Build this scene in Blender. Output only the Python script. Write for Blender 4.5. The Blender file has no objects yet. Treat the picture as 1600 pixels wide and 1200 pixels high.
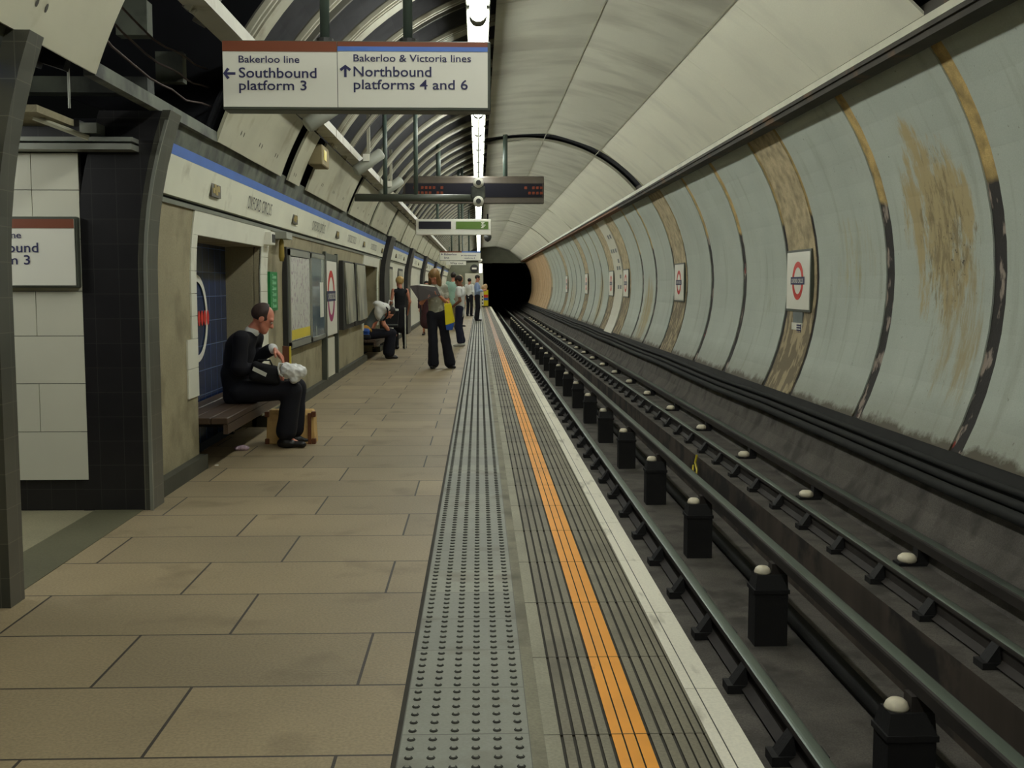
import bpy, bmesh, math, random
import numpy as np
from mathutils import Vector, Matrix
random.seed(7)
C = bpy.context.scene.collection
sc = bpy.context.scene
PI = math.pi
# ---------------------------------------------------------------- camera, world, exposure
cd = bpy.data.cameras.new('camera'); cam = bpy.data.objects.new('camera', cd); C.objects.link(cam)
cd.sensor_width = 36; cd.lens = 36*1720/1600; cd.clip_start = .05; cd.clip_end = 400
TH = math.atan(154/1720); PS = math.atan(52*math.cos(TH)/1720)
cam.location = (0, 0, 1.4); cam.rotation_euler = (PI/2-TH, 0, -PS)
sc.camera = cam
w = bpy.data.worlds.new('world'); sc.world = w; w.use_nodes = True
w.node_tree.nodes['Background'].inputs[0].default_value = (.01, .011, .01, 1)
w.node_tree.nodes['Background'].inputs[1].default_value = .2
sc.view_settings.view_transform = 'Standard'; sc.view_settings.look = 'None'
sc.view_settings.exposure = 0.0; sc.view_settings.gamma = 1.0
sc.cycles.max_bounces = 6; sc.cycles.diffuse_bounces = 4; sc.cycles.glossy_bounces = 3
sc.cycles.use_denoising = True
LAMP = 26.0           # radiance of the fluorescent diffusers
LAMP_COL = (.97, 1.0, .94)

# ---------------------------------------------------------------- materials
def lin(c):
    return tuple(((v/255)/12.92 if v/255 <= .04045 else ((v/255+.055)/1.055)**2.4) for v in c)
def mat(name, col, rough=.6, var=.12, vs=3.0, stretch=(1, 1, 1), bump=0, bs=60, metal=0, spec=.4,
        dirt=None, dn=(.5, .65), ds=2.0, dst=(1, 1, 1), tile=None, emit=0, fine=.0, alpha=None):
    m = bpy.data.materials.new(name); m.use_nodes = True
    nt = m.node_tree; N = nt.nodes; L = nt.links; b = N['Principled BSDF']
    b.inputs['Roughness'].default_value = rough; b.inputs['Metallic'].default_value = metal
    b.inputs['Specular IOR Level'].default_value = spec
    tc = N.new('ShaderNodeTexCoord')
    def noise(scale, st, det=4):
        mp = N.new('ShaderNodeMapping'); mp.inputs['Scale'].default_value = st
        L.new(tc.outputs['Object'], mp.inputs[0])
        n = N.new('ShaderNodeTexNoise'); n.inputs['Scale'].default_value = scale; n.inputs['Detail'].default_value = det; n.inputs['Roughness'].default_value = .72 if det == 8 else .5
        L.new(mp.outputs[0], n.inputs[0]); return n.outputs[0]
    def mix(f, a, c, typ='MIX'):
        x = N.new('ShaderNodeMix'); x.data_type = 'RGBA'; x.blend_type = typ
        if isinstance(f, (int, float)): x.inputs[0].default_value = f
        else: L.new(f, x.inputs[0])
        for s, v in ((6, a), (7, c)):
            if isinstance(v, tuple): x.inputs[s].default_value = (*v[:3], 1)
            else: L.new(v, x.inputs[s])
        return x.outputs[2]
    def ramp(v, a, c):
        r = N.new('ShaderNodeMapRange'); r.inputs[1].default_value = a; r.inputs[2].default_value = c
        L.new(v, r.inputs[0]); return r.outputs[0]
    base = lin(col)
    out = base
    if var:
        out = mix(ramp(noise(vs, stretch), .3, .7), tuple(v*(1-var) for v in base), tuple(min(1, v*(1+var)) for v in base))
    if fine:
        out = mix(ramp(noise(90, (1, 1, 1), 2), .35, .65), mix(1.0, out, (1-fine,)*3, 'MULTIPLY'), mix(1.0, out, (1+fine,)*3, 'MULTIPLY'))
    if dirt:
        out = mix(ramp(noise(ds, dst, 6), *dn), out, lin(dirt))
    hgt = None
    if tile:
        bw, bh, mo, mc, mode, off, shift = tile
        sp = N.new('ShaderNodeSeparateXYZ'); L.new(tc.outputs['Object'], sp.inputs[0])
        cb = N.new('ShaderNodeCombineXYZ')
        if mode == 'wall':
            ad = N.new('ShaderNodeMath'); L.new(sp.outputs[0], ad.inputs[0]); L.new(sp.outputs[1], ad.inputs[1])
            L.new(ad.outputs[0], cb.inputs[0]); L.new(sp.outputs[2], cb.inputs[1])
        else:
            L.new(sp.outputs[0], cb.inputs[0]); L.new(sp.outputs[1], cb.inputs[1])
        va = N.new('ShaderNodeVectorMath'); va.inputs[1].default_value = (*shift, 0); L.new(cb.outputs[0], va.inputs[0])
        br = N.new('ShaderNodeTexBrick'); br.offset = off; br.inputs['Scale'].default_value = 1
        br.inputs['Brick Width'].default_value = bw; br.inputs['Row Height'].default_value = bh
        br.inputs['Mortar Size'].default_value = mo; br.inputs['Mortar Smooth'].default_value = .1; br.inputs['Bias'].default_value = 0
        br.inputs['Color1'].default_value = (.86, .86, .86, 1); br.inputs['Color2'].default_value = (1.1, 1.08, 1.04, 1)
        L.new(va.outputs[0], br.inputs[0])
        out = mix(1.0, out, br.outputs['Color'], 'MULTIPLY')
        out = mix(br.outputs['Fac'], out, lin(mc))
        hgt = br.outputs['Fac']
    if isinstance(out, tuple): b.inputs['Base Color'].default_value = (*out, 1)
    else: L.new(out, b.inputs['Base Color'])
    if bump:
        bp = N.new('ShaderNodeBump'); bp.inputs['Strength'].default_value = bump; bp.inputs['Distance'].default_value = .01
        L.new(noise(bs, (1, 1, 1)), bp.inputs['Height']); L.new(bp.outputs[0], b.inputs['Normal'])
        if hgt:
            b2 = N.new('ShaderNodeBump'); b2.invert = True; b2.inputs['Strength'].default_value = .5; b2.inputs['Distance'].default_value = .004
            L.new(hgt, b2.inputs['Height']); L.new(bp.outputs[0], b2.inputs['Normal']); L.new(b2.outputs[0], b.inputs['Normal'])
    if emit:
        b.inputs['Emission Color'].default_value = (*LAMP_COL, 1) if emit > 5 else (*base, 1)
        b.inputs['Emission Strength'].default_value = emit
    if alpha is not None:
        b.inputs['Transmission Weight'].default_value = alpha; b.inputs['Roughness'].default_value = .05
    m['h'] = 1
    return m, N, L, b, noise, mix, ramp, tc
def Mt(*a, **k): return mat(*a, **k)[0]

M = {}
M['paver'] = Mt('paver', (147, 132, 104), .55, .10, 1.2, fine=.12, dirt=(112, 98, 74), dn=(.58, .8), ds=2.5, bump=.12, bs=90,
                tile=(.93, .583, .0055, (56, 50, 42), 'floor', .62, (.43, .305)))
M['paver2'] = Mt('passage_paving', (138, 132, 106), .6, .10, 2, fine=.1)
M['threshold'] = Mt('threshold_strip', (92, 90, 68), .6, .10, 2, fine=.1)
M['tactile'] = Mt('tactile_grey', (138, 140, 128), .55, .10, 1.5, fine=.06, dirt=(118, 116, 102), dn=(.55, .7), ds=3,
                  tile=(.4, .4, .0025, (92, 92, 82), 'floor', 0, (.245, .26)))
M['shade_grime'] = Mt('blister_shade_grime', (58, 58, 52), .7, .15, 20)  # dark blister sides: shading painted in, along with grime
M['cement'] = Mt('cement_strip', (128, 124, 104), .7, .15, 4, fine=.1, dirt=(96, 92, 76), dn=(.5, .7), ds=3)
M['edge_grey'] = Mt('edge_slab_grey', (122, 116, 96), .6, .14, 3, (1, .25, 1), fine=.12, dirt=(92, 86, 70), dn=(.5, .7), ds=2)
M['edge_light'] = Mt('edge_slab_light', (146, 142, 122), .65, .14, 3, fine=.1)
M['groove'] = Mt('groove_dirt', (52, 49, 40), .8, .2, 6)
M['nosing'] = Mt('nosing_white', (226, 221, 203), .6, .08, 3, (1, .3, 1), fine=.05, dirt=(172, 166, 148), dn=(.57, .70), ds=7, dst=(1.5, .4, 1))
# orange paint, worn pink-grey farther down the platform
_m, N, L, b, noise, mix, ramp, tc = mat('orange_paint', (238, 158, 34), .5, .08, 3, dirt=(170, 112, 48), dn=(.62, .75), ds=9, dst=(1, .3, 1))
sp = N.new('ShaderNodeSeparateXYZ'); L.new(tc.outputs['Object'], sp.inputs[0])
src = b.inputs['Base Color'].links[0].from_socket
L.new(mix(ramp(sp.outputs[1], 20, 30), src, lin((176, 138, 108))), b.inputs['Base Color']); M['orange'] = _m
M['bed'] = Mt('track_bed', (90, 85, 79), .85, .25, 2.5, fine=.2, dirt=(66, 62, 57), dn=(.5, .65), ds=3, bump=.3, bs=40)
M['pitside'] = Mt('pit_side', (76, 66, 57), .85, .3, 3, (1, 1, .2), dirt=(40, 36, 33), dn=(.5, .6), ds=2)
M['black'] = Mt('black_grime_shade', (32, 32, 30), .8, .2, 4)
M['void'] = Mt('void_black', (20, 21, 26), .9, .3, 2)
M['rail'] = Mt('rail_steel', (118, 128, 120), .46, .1, 5, (1, .1, 1), metal=.85, dirt=(70, 66, 60), dn=(.55, .75), ds=4, dst=(1, .1, 1))
M['railside'] = Mt('rail_side', (48, 43, 39), .7, .2, 6)
M['post'] = Mt('post_black', (30, 29, 29), .7, .15, 5, bump=.2)
M['pot'] = Mt('porcelain', (236, 226, 200), .35, .08, 20)
M['lining'] = Mt('tunnel_lining', (40, 40, 43), .8, .3, 3, dirt=(28, 28, 32), dn=(.45, .6), ds=3)
M['rib'] = Mt('ceiling_rib', (158, 155, 136), .5, .14, 3, dirt=(120, 112, 90), dn=(.55, .7), ds=3)
M['ribflange'] = Mt('ceiling_rib_back', (92, 90, 80), .7, .2, 3)
M['cpanel'] = Mt('cream_panel', (176, 173, 150), .45, .07, 2, dirt=(146, 138, 110), dn=(.56, .75), ds=3)
M['ceilgrey'] = Mt('ceiling_enamel_darker', (192, 191, 174), .45, .08, 1.1, (1, .35, 1), fine=.03, dirt=(166, 164, 148), dn=(.45, .65), ds=1.4, dst=(.6, 1.2, .6), spec=.5)  # darker copy of the ceiling enamel; brightness step put into the colour
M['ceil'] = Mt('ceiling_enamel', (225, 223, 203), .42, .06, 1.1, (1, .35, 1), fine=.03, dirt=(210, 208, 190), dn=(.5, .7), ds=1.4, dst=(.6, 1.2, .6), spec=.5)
M['lip'] = Mt('ceiling_lip', (176, 174, 152), .5, .1, 3)
M['soffit'] = Mt('soffit_dark', (58, 54, 46), .8, .25, 3, dirt=(92, 70, 48), dn=(.58, .66), ds=1.5)
M['rust'] = Mt('soffit_rust', (110, 74, 48), .8, .25, 3)
M['tile'] = Mt('dark_tile', (72, 72, 64), .28, .15, 5, tile=(.15, .152, .0022, (98, 96, 84), 'wall', 0, (.03, .02)), spec=.5)
M['tileblack'] = Mt('black_tile', (30, 29, 31), .35, .1, 5, tile=(.15, .152, .002, (52, 50, 48), 'wall', 0, (0.0, .02)), spec=.5)
M['white'] = Mt('white_panel', (206, 204, 186), .4, .04, 2, spec=.4)
M['whitetile'] = Mt('white_tile', (228, 227, 210), .3, .05, 3, dirt=(196, 192, 172), dn=(.6, .75), ds=3)
M['joint'] = Mt('panel_joint', (60, 58, 52), .8, .1, 3)
M['concrete'] = Mt('render_concrete', (152, 143, 114), .75, .12, 2.2, fine=.08, dirt=(120, 112, 86), dn=(.52, .7), ds=2.6, bump=.15, bs=50)
M['plinth'] = Mt('plinth_green', (66, 66, 56), .6, .2, 4)
M['frieze'] = Mt('frieze_white', (222, 221, 200), .4, .05, 2, dirt=(178, 174, 150), dn=(.6, .8), ds=4)
M['blue'] = Mt('victoria_blue', (84, 120, 196), .45, .06, 4)
M['topgrey'] = Mt('frieze_top_grey', (96, 100, 88), .75, .25, 3, dirt=(56, 58, 54), dn=(.45, .6), ds=2.5)
M['bluetile'] = Mt('blue_tile', (20, 44, 86), .25, .15, 4, tile=(.23, .22, .004, (84, 98, 128), 'wall', 0, (.05, .02)), spec=.5)
M['navy'] = Mt('navy_ink', (44, 44, 84), .5, 0)
M['ink'] = Mt('black_ink', (38, 38, 42), .5, 0)
M['brown'] = Mt('bakerloo_brown', (122, 66, 42), .45, .05, 3)
M['sign'] = Mt('sign_white', (226, 224, 210), .35, .02, 2, spec=.5)
M['signframe'] = Mt('sign_frame', (74, 78, 68), .45, .1, 4)
M['steel_post'] = Mt('post_green_grey', (72, 84, 76), .45, .1, 5)
M['red'] = Mt('roundel_red', (206, 48, 36), .45, .04, 3)
M['magenta'] = Mt('roundel_magenta', (160, 30, 96), .45, .04, 3)
M['lamp'] = Mt('fluorescent_diffuser', (255, 255, 240), .5, 0, emit=LAMP)
M['housing'] = Mt('lamp_housing', (150, 152, 140), .5, .05, 4)
M['wood'] = Mt('bench_wood', (76, 60, 47), .5, .2, 4, (1, .15, 1), dirt=(50, 40, 33), dn=(.5, .7), ds=5, dst=(1, .2, 1))
M['alu'] = Mt('aluminium', (150, 152, 142), .35, .08, 4, metal=.5)
M['glass'] = Mt('poster_glass', (84, 104, 116), .08, .25, 2, (1, .6, .5), spec=.8, dirt=(150, 160, 150), dn=(.55, .62), ds=1.6, dst=(1, 1.4, .4))  # pale patches put the glass reflections into the colour
M['map'] = Mt('map_print', (196, 196, 186), .4, .06, 3, dirt=(158, 142, 150), dn=(.56, .6), ds=16)
M['yellow'] = Mt('yellow_print', (216, 196, 60), .4, .05, 3)
M['green'] = Mt('green_sign', (30, 128, 66), .4, .06, 3)
M['greenlt'] = Mt('green_light', (120, 190, 140), .4, 0)
M['gold'] = Mt('gold_emblem', (150, 130, 58), .5, .1, 20)
M['plaque'] = Mt('plaque', (72, 68, 54), .5, .1, 10)
M['poster_sheen'] = Mt('poster_reflection', (170, 168, 148), .3, .2, 3, dirt=(112, 114, 100), dn=(.5, .6), ds=2.4, dst=(1, 1, .5), spec=.7)  # lightened sheets, glass reflection put into the colour
M['dark'] = Mt('dark_metal', (48, 48, 46), .5, .1, 5)
M['folder'] = Mt('folder_brown', (58, 50, 46), .6, .1, 5)
M['brownmetal'] = Mt('indicator_brown', (84, 76, 66), .5, .1, 3)
M['screen'] = Mt('dark_screen', (30, 30, 40), .3, .05, 3, spec=.5)
M['amber'] = Mt('amber_dots', (110, 48, 22), .5, 0, emit=.05)
M['grnscreen'] = Mt('green_screen', (72, 98, 34), .4, .05, 3, emit=.35)
M['blk'] = Mt('black_cloth', (20, 20, 24), .85, .15, 6, bump=.1, bs=120)
M['suit'] = Mt('suit_cloth', (19, 19, 28), .85, .15, 6, bump=.15, bs=140)
M['trs'] = Mt('dark_trousers', (21, 21, 32), .85, .15, 6, bump=.1, bs=140)
M['jean'] = Mt('dark_jeans', (34, 36, 58), .85, .2, 8)
M['skin'] = Mt('skin', (205, 138, 112), .5, .08, 8)
M['skinred'] = Mt('skin_ruddy', (212, 138, 114), .48, .10, 9)
M['skinbr'] = Mt('skin_brown', (134, 88, 66), .5, .08, 8)
M['shirtw'] = Mt('white_shirt', (226, 226, 222), .8, .05, 5)
M['shirtg'] = Mt('grey_green_top', (150, 150, 134), .8, .12, 12, dirt=(186, 186, 172), dn=(.52, .6), ds=9)
M['tee'] = Mt('grey_tee', (98, 106, 104), .85, .1, 6)
M['mint'] = Mt('pale_green_shirt', (156, 190, 176), .8, .08, 6)
M['paleblue'] = Mt('pale_blue_shirt', (152, 172, 212), .8, .08, 6)
M['maroon'] = Mt('maroon_coat', (64, 34, 40), .85, .1, 6)
M['khaki'] = Mt('khaki_cloth', (136, 124, 92), .85, .1, 6)
M['hairdk'] = Mt('hair_dark', (36, 28, 24), .6, .2, 30)
M['hairbr'] = Mt('hair_brown_blond', (140, 108, 68), .5, .3, 22, (1, 1, .2))
M['hairbl'] = Mt('hair_blond', (196, 164, 104), .5, .22, 25, (1, 1, .2))
M['hairgr'] = Mt('hair_greying', (66, 50, 46), .6, .2, 30)
M['shoe'] = Mt('black_leather', (28, 25, 24), .4, .1, 8)
M['shoebr'] = Mt('brown_leather_shoe', (56, 40, 32), .4, .1, 8)
M['shoew'] = Mt('white_shoe', (214, 212, 204), .5, .05, 8)
M['tan'] = Mt('tan_leather', (206, 168, 104), .5, .12, 6, dirt=(172, 134, 82), dn=(.55, .7), ds=6)
M['brleather'] = Mt('brown_leather', (104, 62, 36), .5, .12, 8)
M['plastic'] = Mt('white_plastic_bag', (226, 226, 222), .35, .05, 8, spec=.5)
M['bagy'] = Mt('yellow_bag', (226, 208, 24), .45, .05, 5)
M['bagb'] = Mt('blue_bag', (44, 84, 164), .5, .05, 5)
M['orangec'] = Mt('orange_cloth', (214, 160, 70), .8, .08, 6)
M['litter'] = Mt('litter_plastic', (196, 170, 184), .25, .3, 40)
M['beige'] = Mt('beige_cloth', (200, 170, 132), .8, .1, 6)
M['peach'] = Mt('peach_wall', (196, 164, 122), .7, .12, 2)
M['headwall'] = Mt('headwall_paint', (124, 126, 108), .6, .12, 2)
M['tunnelblack'] = Mt('tunnel_black', (10, 11, 13), .95, .2, 2)
M['mark'] = Mt('grey_mark', (112, 118, 116), .6, .1, 5)
M['cable'] = Mt('cable_sheath', (64, 50, 44), .7, .2, 5)
M['lightbox'] = Mt('lightbox', (250, 250, 240), .5, 0, emit=1.2)

# right wall paint with flaking patches; strips and bands coloured by height with mottling
def wall_paint():
    m, N, L, b, noise, mix, ramp, tc = mat('wall_paint_grey_green', (174, 181, 169), .6, .06, 1.3, fine=.05)
    out = b.inputs['Base Color'].links[0].from_socket
    def mth(op, a, c=None):
        x = N.new('ShaderNodeMath'); x.operation = op
        for i, v in enumerate((a, c)):
            if v is None: continue
            if isinstance(v, (int, float)): x.inputs[i].default_value = v
            else: L.new(v, x.inputs[i])
        return x.outputs[0]
    sp = N.new('ShaderNodeSeparateXYZ'); L.new(tc.outputs['Object'], sp.inputs[0])
    def blob(y, z, ry, rz, st, sc_, lo, hi, col, amt=1.0):
        nonlocal out
        dy = mth('DIVIDE', mth('SUBTRACT', sp.outputs[1], y), ry); dz = mth('DIVIDE', mth('SUBTRACT', sp.outputs[2], z), rz)
        r = mth('SUBTRACT', 1.0, mth('ADD', mth('MULTIPLY', dy, dy), mth('MULTIPLY', dz, dz)))
        r = mth('MAXIMUM', r, 0.0)
        f = mth('MULTIPLY', ramp(mth('MULTIPLY', noise(sc_, st, 8), mth('POWER', r, .35)), lo, hi), amt)
        out = mix(f, out, lin(col))
    blob(9.75, 1.95, 1.0, 1.2, (1, 2.2, .8), 1.5, .39, .47, (172, 156, 114))
    blob(9.6, 1.75, .9, 1.2, (1, 3.4, 1.0), 4.6, .46, .54, (126, 112, 78), .8)
    blob(9.3, 1.1, .8, 1.1, (1, 3.5, .7), 1.6, .42, .56, (160, 144, 102), .8)
    blob(9.5, 1.75, .9, 1.0, (1, 1, 1), 14, .58, .64, (70, 62, 48))
    blob(12.1, 1.7, 1.0, .8, (1, 4, .7), 2.0, .46, .6, (168, 158, 112), .7)
    blob(15.6, 1.2, .9, .5, (1, 4, .7), 2.0, .48, .62, (150, 150, 120), .5)
    blob(26.6, .7, .8, 1.1, (1, 4, .7), 1.2, .3, .5, (160, 142, 92), .9)
    blob(37, .9, .8, 1.2, (1, 4, .7), 1.2, .3, .5, (160, 142, 92), .8)
    blob(48, .9, 2.2, 1.2, (1, 4, .7), 1.2, .4, .55, (160, 142, 92), .7)
    # faint vertical run marks and a scuffed dark foot, softer darkening above it
    out = mix(mth('MULTIPLY', ramp(noise(1.5, (1, 4, .35), 6), .56, .72), .30), out, lin((118, 112, 84)))
    out = mix(mth('MULTIPLY', ramp(noise(25, (1, 1, 1), 3), .70, .76), .6), out, lin((90, 84, 66)))
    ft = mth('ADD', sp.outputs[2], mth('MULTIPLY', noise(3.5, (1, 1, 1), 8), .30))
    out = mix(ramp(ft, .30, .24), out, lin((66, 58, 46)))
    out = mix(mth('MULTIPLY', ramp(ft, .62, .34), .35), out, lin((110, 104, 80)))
    L.new(out, b.inputs['Base Color'])
    return m
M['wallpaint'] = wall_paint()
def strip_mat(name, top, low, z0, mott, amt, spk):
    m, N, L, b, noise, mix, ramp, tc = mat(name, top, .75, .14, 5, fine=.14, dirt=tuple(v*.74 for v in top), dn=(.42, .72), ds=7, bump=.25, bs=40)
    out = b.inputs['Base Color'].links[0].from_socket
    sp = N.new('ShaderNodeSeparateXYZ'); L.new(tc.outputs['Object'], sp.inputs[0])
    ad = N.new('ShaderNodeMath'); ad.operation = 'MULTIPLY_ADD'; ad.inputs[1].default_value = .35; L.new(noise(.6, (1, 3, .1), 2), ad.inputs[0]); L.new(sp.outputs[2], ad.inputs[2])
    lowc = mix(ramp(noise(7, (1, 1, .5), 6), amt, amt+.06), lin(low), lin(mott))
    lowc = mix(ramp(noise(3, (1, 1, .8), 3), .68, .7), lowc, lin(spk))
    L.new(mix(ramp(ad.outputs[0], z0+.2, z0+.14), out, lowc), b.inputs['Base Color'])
    return m
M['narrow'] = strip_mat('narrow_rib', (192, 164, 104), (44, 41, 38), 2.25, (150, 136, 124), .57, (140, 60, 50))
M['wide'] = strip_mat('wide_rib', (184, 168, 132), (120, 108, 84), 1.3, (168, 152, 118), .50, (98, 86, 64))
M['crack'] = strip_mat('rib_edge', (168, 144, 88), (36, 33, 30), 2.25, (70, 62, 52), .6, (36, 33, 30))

# ---------------------------------------------------------------- mesh helpers
class MB:
    def __init__(s): s.v = []; s.f = []; s.m = []
    def add(s, vs, fs, mi=0):
        o = len(s.v); s.v += [tuple(v) for v in vs]; s.f += [tuple(o+i for i in f) for f in fs]; s.m += [mi]*len(fs); return s
    def box(s, x0, x1, y0, y1, z0, z1, mi=0):
        v = [(x, y, z) for x in (x0, x1) for y in (y0, y1) for z in (z0, z1)]
        return s.add(v, [(0, 1, 3, 2), (4, 6, 7, 5), (0, 4, 5, 1), (2, 3, 7, 6), (0, 2, 6, 4), (1, 5, 7, 3)], mi)
    def tube(s, pts, r, n=10, mi=0, cap=True):
        pts = [Vector(p) for p in pts]; rs = r if isinstance(r, (list, tuple)) else [r]*len(pts)
        V = []; ref = None
        for i, p in enumerate(pts):
            t = (pts[min(i+1, len(pts)-1)]-pts[max(i-1, 0)]).normalized()
            if ref is None: ref = Vector((0, 0, 1)) if abs(t.z) < .9 else Vector((1, 0, 0))
            a = t.cross(ref).normalized(); c = a.cross(t).normalized(); ref = c
            V += [p+(a*math.cos(k*2*PI/n)+c*math.sin(k*2*PI/n))*rs[i] for k in range(n)]
        F = [(i*n+k, i*n+(k+1) % n, (i+1)*n+(k+1) % n, (i+1)*n+k) for i in range(len(pts)-1) for k in range(n)]
        if cap: F += [tuple(range(n))[::-1], tuple((len(pts)-1)*n+k for k in range(n))]
        return s.add(V, F, mi)
    def lathe(s, prof, c, n=16, mi=0):
        V = [(c[0]+r*math.cos(k*2*PI/n), c[1]+r*math.sin(k*2*PI/n), c[2]+z) for r, z in prof for k in range(n)]
        F = [(i*n+k, i*n+(k+1) % n, (i+1)*n+(k+1) % n, (i+1)*n+k) for i in range(len(prof)-1) for k in range(n)]
        F += [tuple(range(n))[::-1], tuple((len(prof)-1)*n+k for k in range(n))]
        return s.add(V, F, mi)
    def extrude_y(s, prof, y0, y1, ny=1, mis=None, closed=False, cap=False):
        n = len(prof)
        V = [(x, y0+(y1-y0)*j/ny, z) for j in range(ny+1) for x, z in prof]
        o = len(s.v); s.v += V
        for j in range(ny):
            for i in range(n if closed else n-1):
                k = (i+1) % n
                s.f.append((o+j*n+i, o+j*n+k, o+(j+1)*n+k, o+(j+1)*n+i)); s.m.append(mis[i] if mis else 0)
        if cap:
            s.f += [tuple(o+i for i in range(n)), tuple(o+ny*n+i for i in range(n))[::-1]]; s.m += [0, 0]
        return s
    def shell(s, fn, y0, y1, u0, u1, nu, thick, mi=0, ny=1):
        """curved slab: fn(u, off) -> (x, z); solid, between y0 and y1"""
        V = []
        for j in range(ny+1):
            y = y0+(y1-y0)*j/ny
            for i in range(nu+1):
                u = u0+(u1-u0)*i/nu
                for off in (0, thick):
                    x, z = fn(u, off); V.append((x, y, z))
        W = 2*(nu+1); F = []
        for j in range(ny):
            for i in range(nu):
                a = j*W+2*i; b = a+W
                F += [(a, a+2, b+2, b), (a+1, b+1, b+3, a+3)]
        for i in range(nu):
            a = 2*i; F.append((a, a+1, a+3, a+2)); a = ny*W+2*i; F.append((a, a+2, a+3, a+1))
        for j in range(ny):
            a = j*W; b = a+W; F.append((a, b, b+1, a+1)); a = j*W+2*nu; b = a+W; F.append((a, a+1, b+1, b))
        return s.add(V, F, mi)
    def build(s, name, mats, parent=None, smooth=False, loc=None):
        if not isinstance(mats, (list, tuple)): mats = [mats]
        o0 = Vector(parent['_o']) if parent is not None else Vector(loc or (0, 0, 0))
        me = bpy.data.meshes.new(name)
        me.from_pydata([Vector(v)-o0 for v in s.v], [], s.f)
        for m in mats: me.materials.append(m)
        me.polygons.foreach_set('material_index', s.m)
        bm = bmesh.new(); bm.from_mesh(me); bmesh.ops.recalc_face_normals(bm, faces=bm.faces); bm.to_mesh(me); bm.free()
        if smooth: me.polygons.foreach_set('use_smooth', [True]*len(me.polygons))
        o = bpy.data.objects.new(name, me); C.objects.link(o)
        if parent is not None:
            o.parent = parent; o['_o'] = tuple(parent['_o'])
        else:
            o.location = o0; o['_o'] = tuple(o0)
        return o
def tag(o, label=None, cat=None, group=None, kind=None):
    if label: o['label'] = label
    if cat: o['category'] = cat
    if group: o['group'] = group
    if kind: o['kind'] = kind
    return o
def thing(name, label, cat, loc, group=None):
    o = bpy.data.objects.new(name, None); C.objects.link(o); o.location = loc; o['_o'] = tuple(loc); o.empty_display_size = .1
    return tag(o, label, cat, group)
def struct(mb, name, mats, smooth=False):
    return tag(mb.build(name, mats, None, smooth), kind='structure')
def dup(root, loc, label=None, group=None):
    r = root.copy(); C.objects.link(r); r.location = loc; r['_o'] = tuple(loc)
    if label: r['label'] = label
    if group: r['group'] = group
    for ch in root.children:
        c = ch.copy(); C.objects.link(c); c.parent = r
        for g in ch.children:
            d = g.copy(); C.objects.link(d); d.parent = c
    return r
def bevel(o, wd, seg=2):
    me = o.data; bm = bmesh.new(); bm.from_mesh(me)
    bmesh.ops.bevel(bm, geom=bm.edges[:], offset=wd, segments=seg, affect='EDGES', profile=.5)
    bm.to_mesh(me); bm.free(); return o
def text(s, o, xd, ud, width, cap, m, parent, name='lettering', depth=.003, align='L', wt=.010, sp=1.0):
    cu = bpy.data.curves.new('t', 'FONT'); cu.body = s; cu.size = 1; cu.extrude = 0; cu.resolution_u = 3
    cu.offset = wt; cu.space_character = sp
    ob = bpy.data.objects.new('t', cu); C.objects.link(ob)
    dg = bpy.context.evaluated_depsgraph_get(); me = bpy.data.meshes.new_from_object(ob.evaluated_get(dg))
    bpy.data.objects.remove(ob); bpy.data.curves.remove(cu)
    vs = [v.co.copy() for v in me.vertices]; fs = [tuple(p.vertices) for p in me.polygons]; bpy.data.meshes.remove(me)
    x0 = min(v.x for v in vs); x1 = max(v.x for v in vs)
    sy = cap/.72; sx = (width/(x1-x0)) if width else sy
    xd = Vector(xd); ud = Vector(ud); nd = xd.cross(ud); o = Vector(o)
    sh = 0 if align == 'L' else -(x1-x0)*sx/2
    mb = MB(); mb.add([o+xd*((v.x-x0)*sx+sh)+ud*(v.y*sy)+nd*depth for v in vs], fs)
    return mb.build(name, m, parent)
def poly(pts2, o, xd, ud, m, parent, name, depth=.003, thick=.002):
    xd = Vector(xd); ud = Vector(ud); nd = xd.cross(ud); o = Vector(o); mb = MB(); n = len(pts2)
    V = [o+xd*x+ud*y+nd*(depth-thick) for x, y in pts2]+[o+xd*x+ud*y+nd*depth for x, y in pts2]
    mb.add(V, [tuple(range(n))[::-1], tuple(range(n, 2*n))]+[(i, (i+1) % n, n+(i+1) % n, n+i) for i in range(n)])
    return mb.build(name, m, parent)
def ring(o, xd, ud, r0, r1, m, parent, name, depth=.003, a0=0, a1=2*PI, n=48, ey=1.0):
    xd = Vector(xd); ud = Vector(ud); nd = xd.cross(ud); o = Vector(o); mb = MB(); V = []
    for i in range(n+1):
        a = a0+(a1-a0)*i/n
        for r in (r0, r1):
            for d in (depth-.002, depth): V.append(o+xd*(r*math.cos(a))+ud*(r*math.sin(a)*ey)+nd*d)
    F = []
    for i in range(n):
        a = 4*i; b = a+4
        F += [(a+1, a+3, b+3, b+1), (a, b, b+2, a+2), (a, a+1, b+1, b), (a+2, b+2, b+3, a+3)]
    mb.add(V, F); return mb.build(name, m, parent)
def rect(x0, x1, y0, y1): return [(x0, y0), (x1, y0), (x1, y1), (x0, y1)]

# ---------------------------------------------------------------- tunnel section
CX, CZ = .99, 1.44
YE = 73.4                      # headwall at the end of the platform
YR = 86.0                      # tunnel mouth, past the platform end
def left_fn(R):
    def f(z, off):
        x = CX-(math.sqrt(R*R-max(0, z-CZ)**2)+off); return x, z
    return f
def right_fn(R):
    def f(z, off):
        return CX+math.sqrt(R*R-(z-CZ)**2)+off, z
    return f
def arc_fn(R):
    def f(a, off): return CX+(R+off)*math.cos(a), CZ+(R+off)*math.sin(a)
    return f
RL = 3.14                      # left wall: x = -2.15 below the springing
RW = 3.15                      # right wall
RC = 2.95                      # ceiling panels

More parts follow.
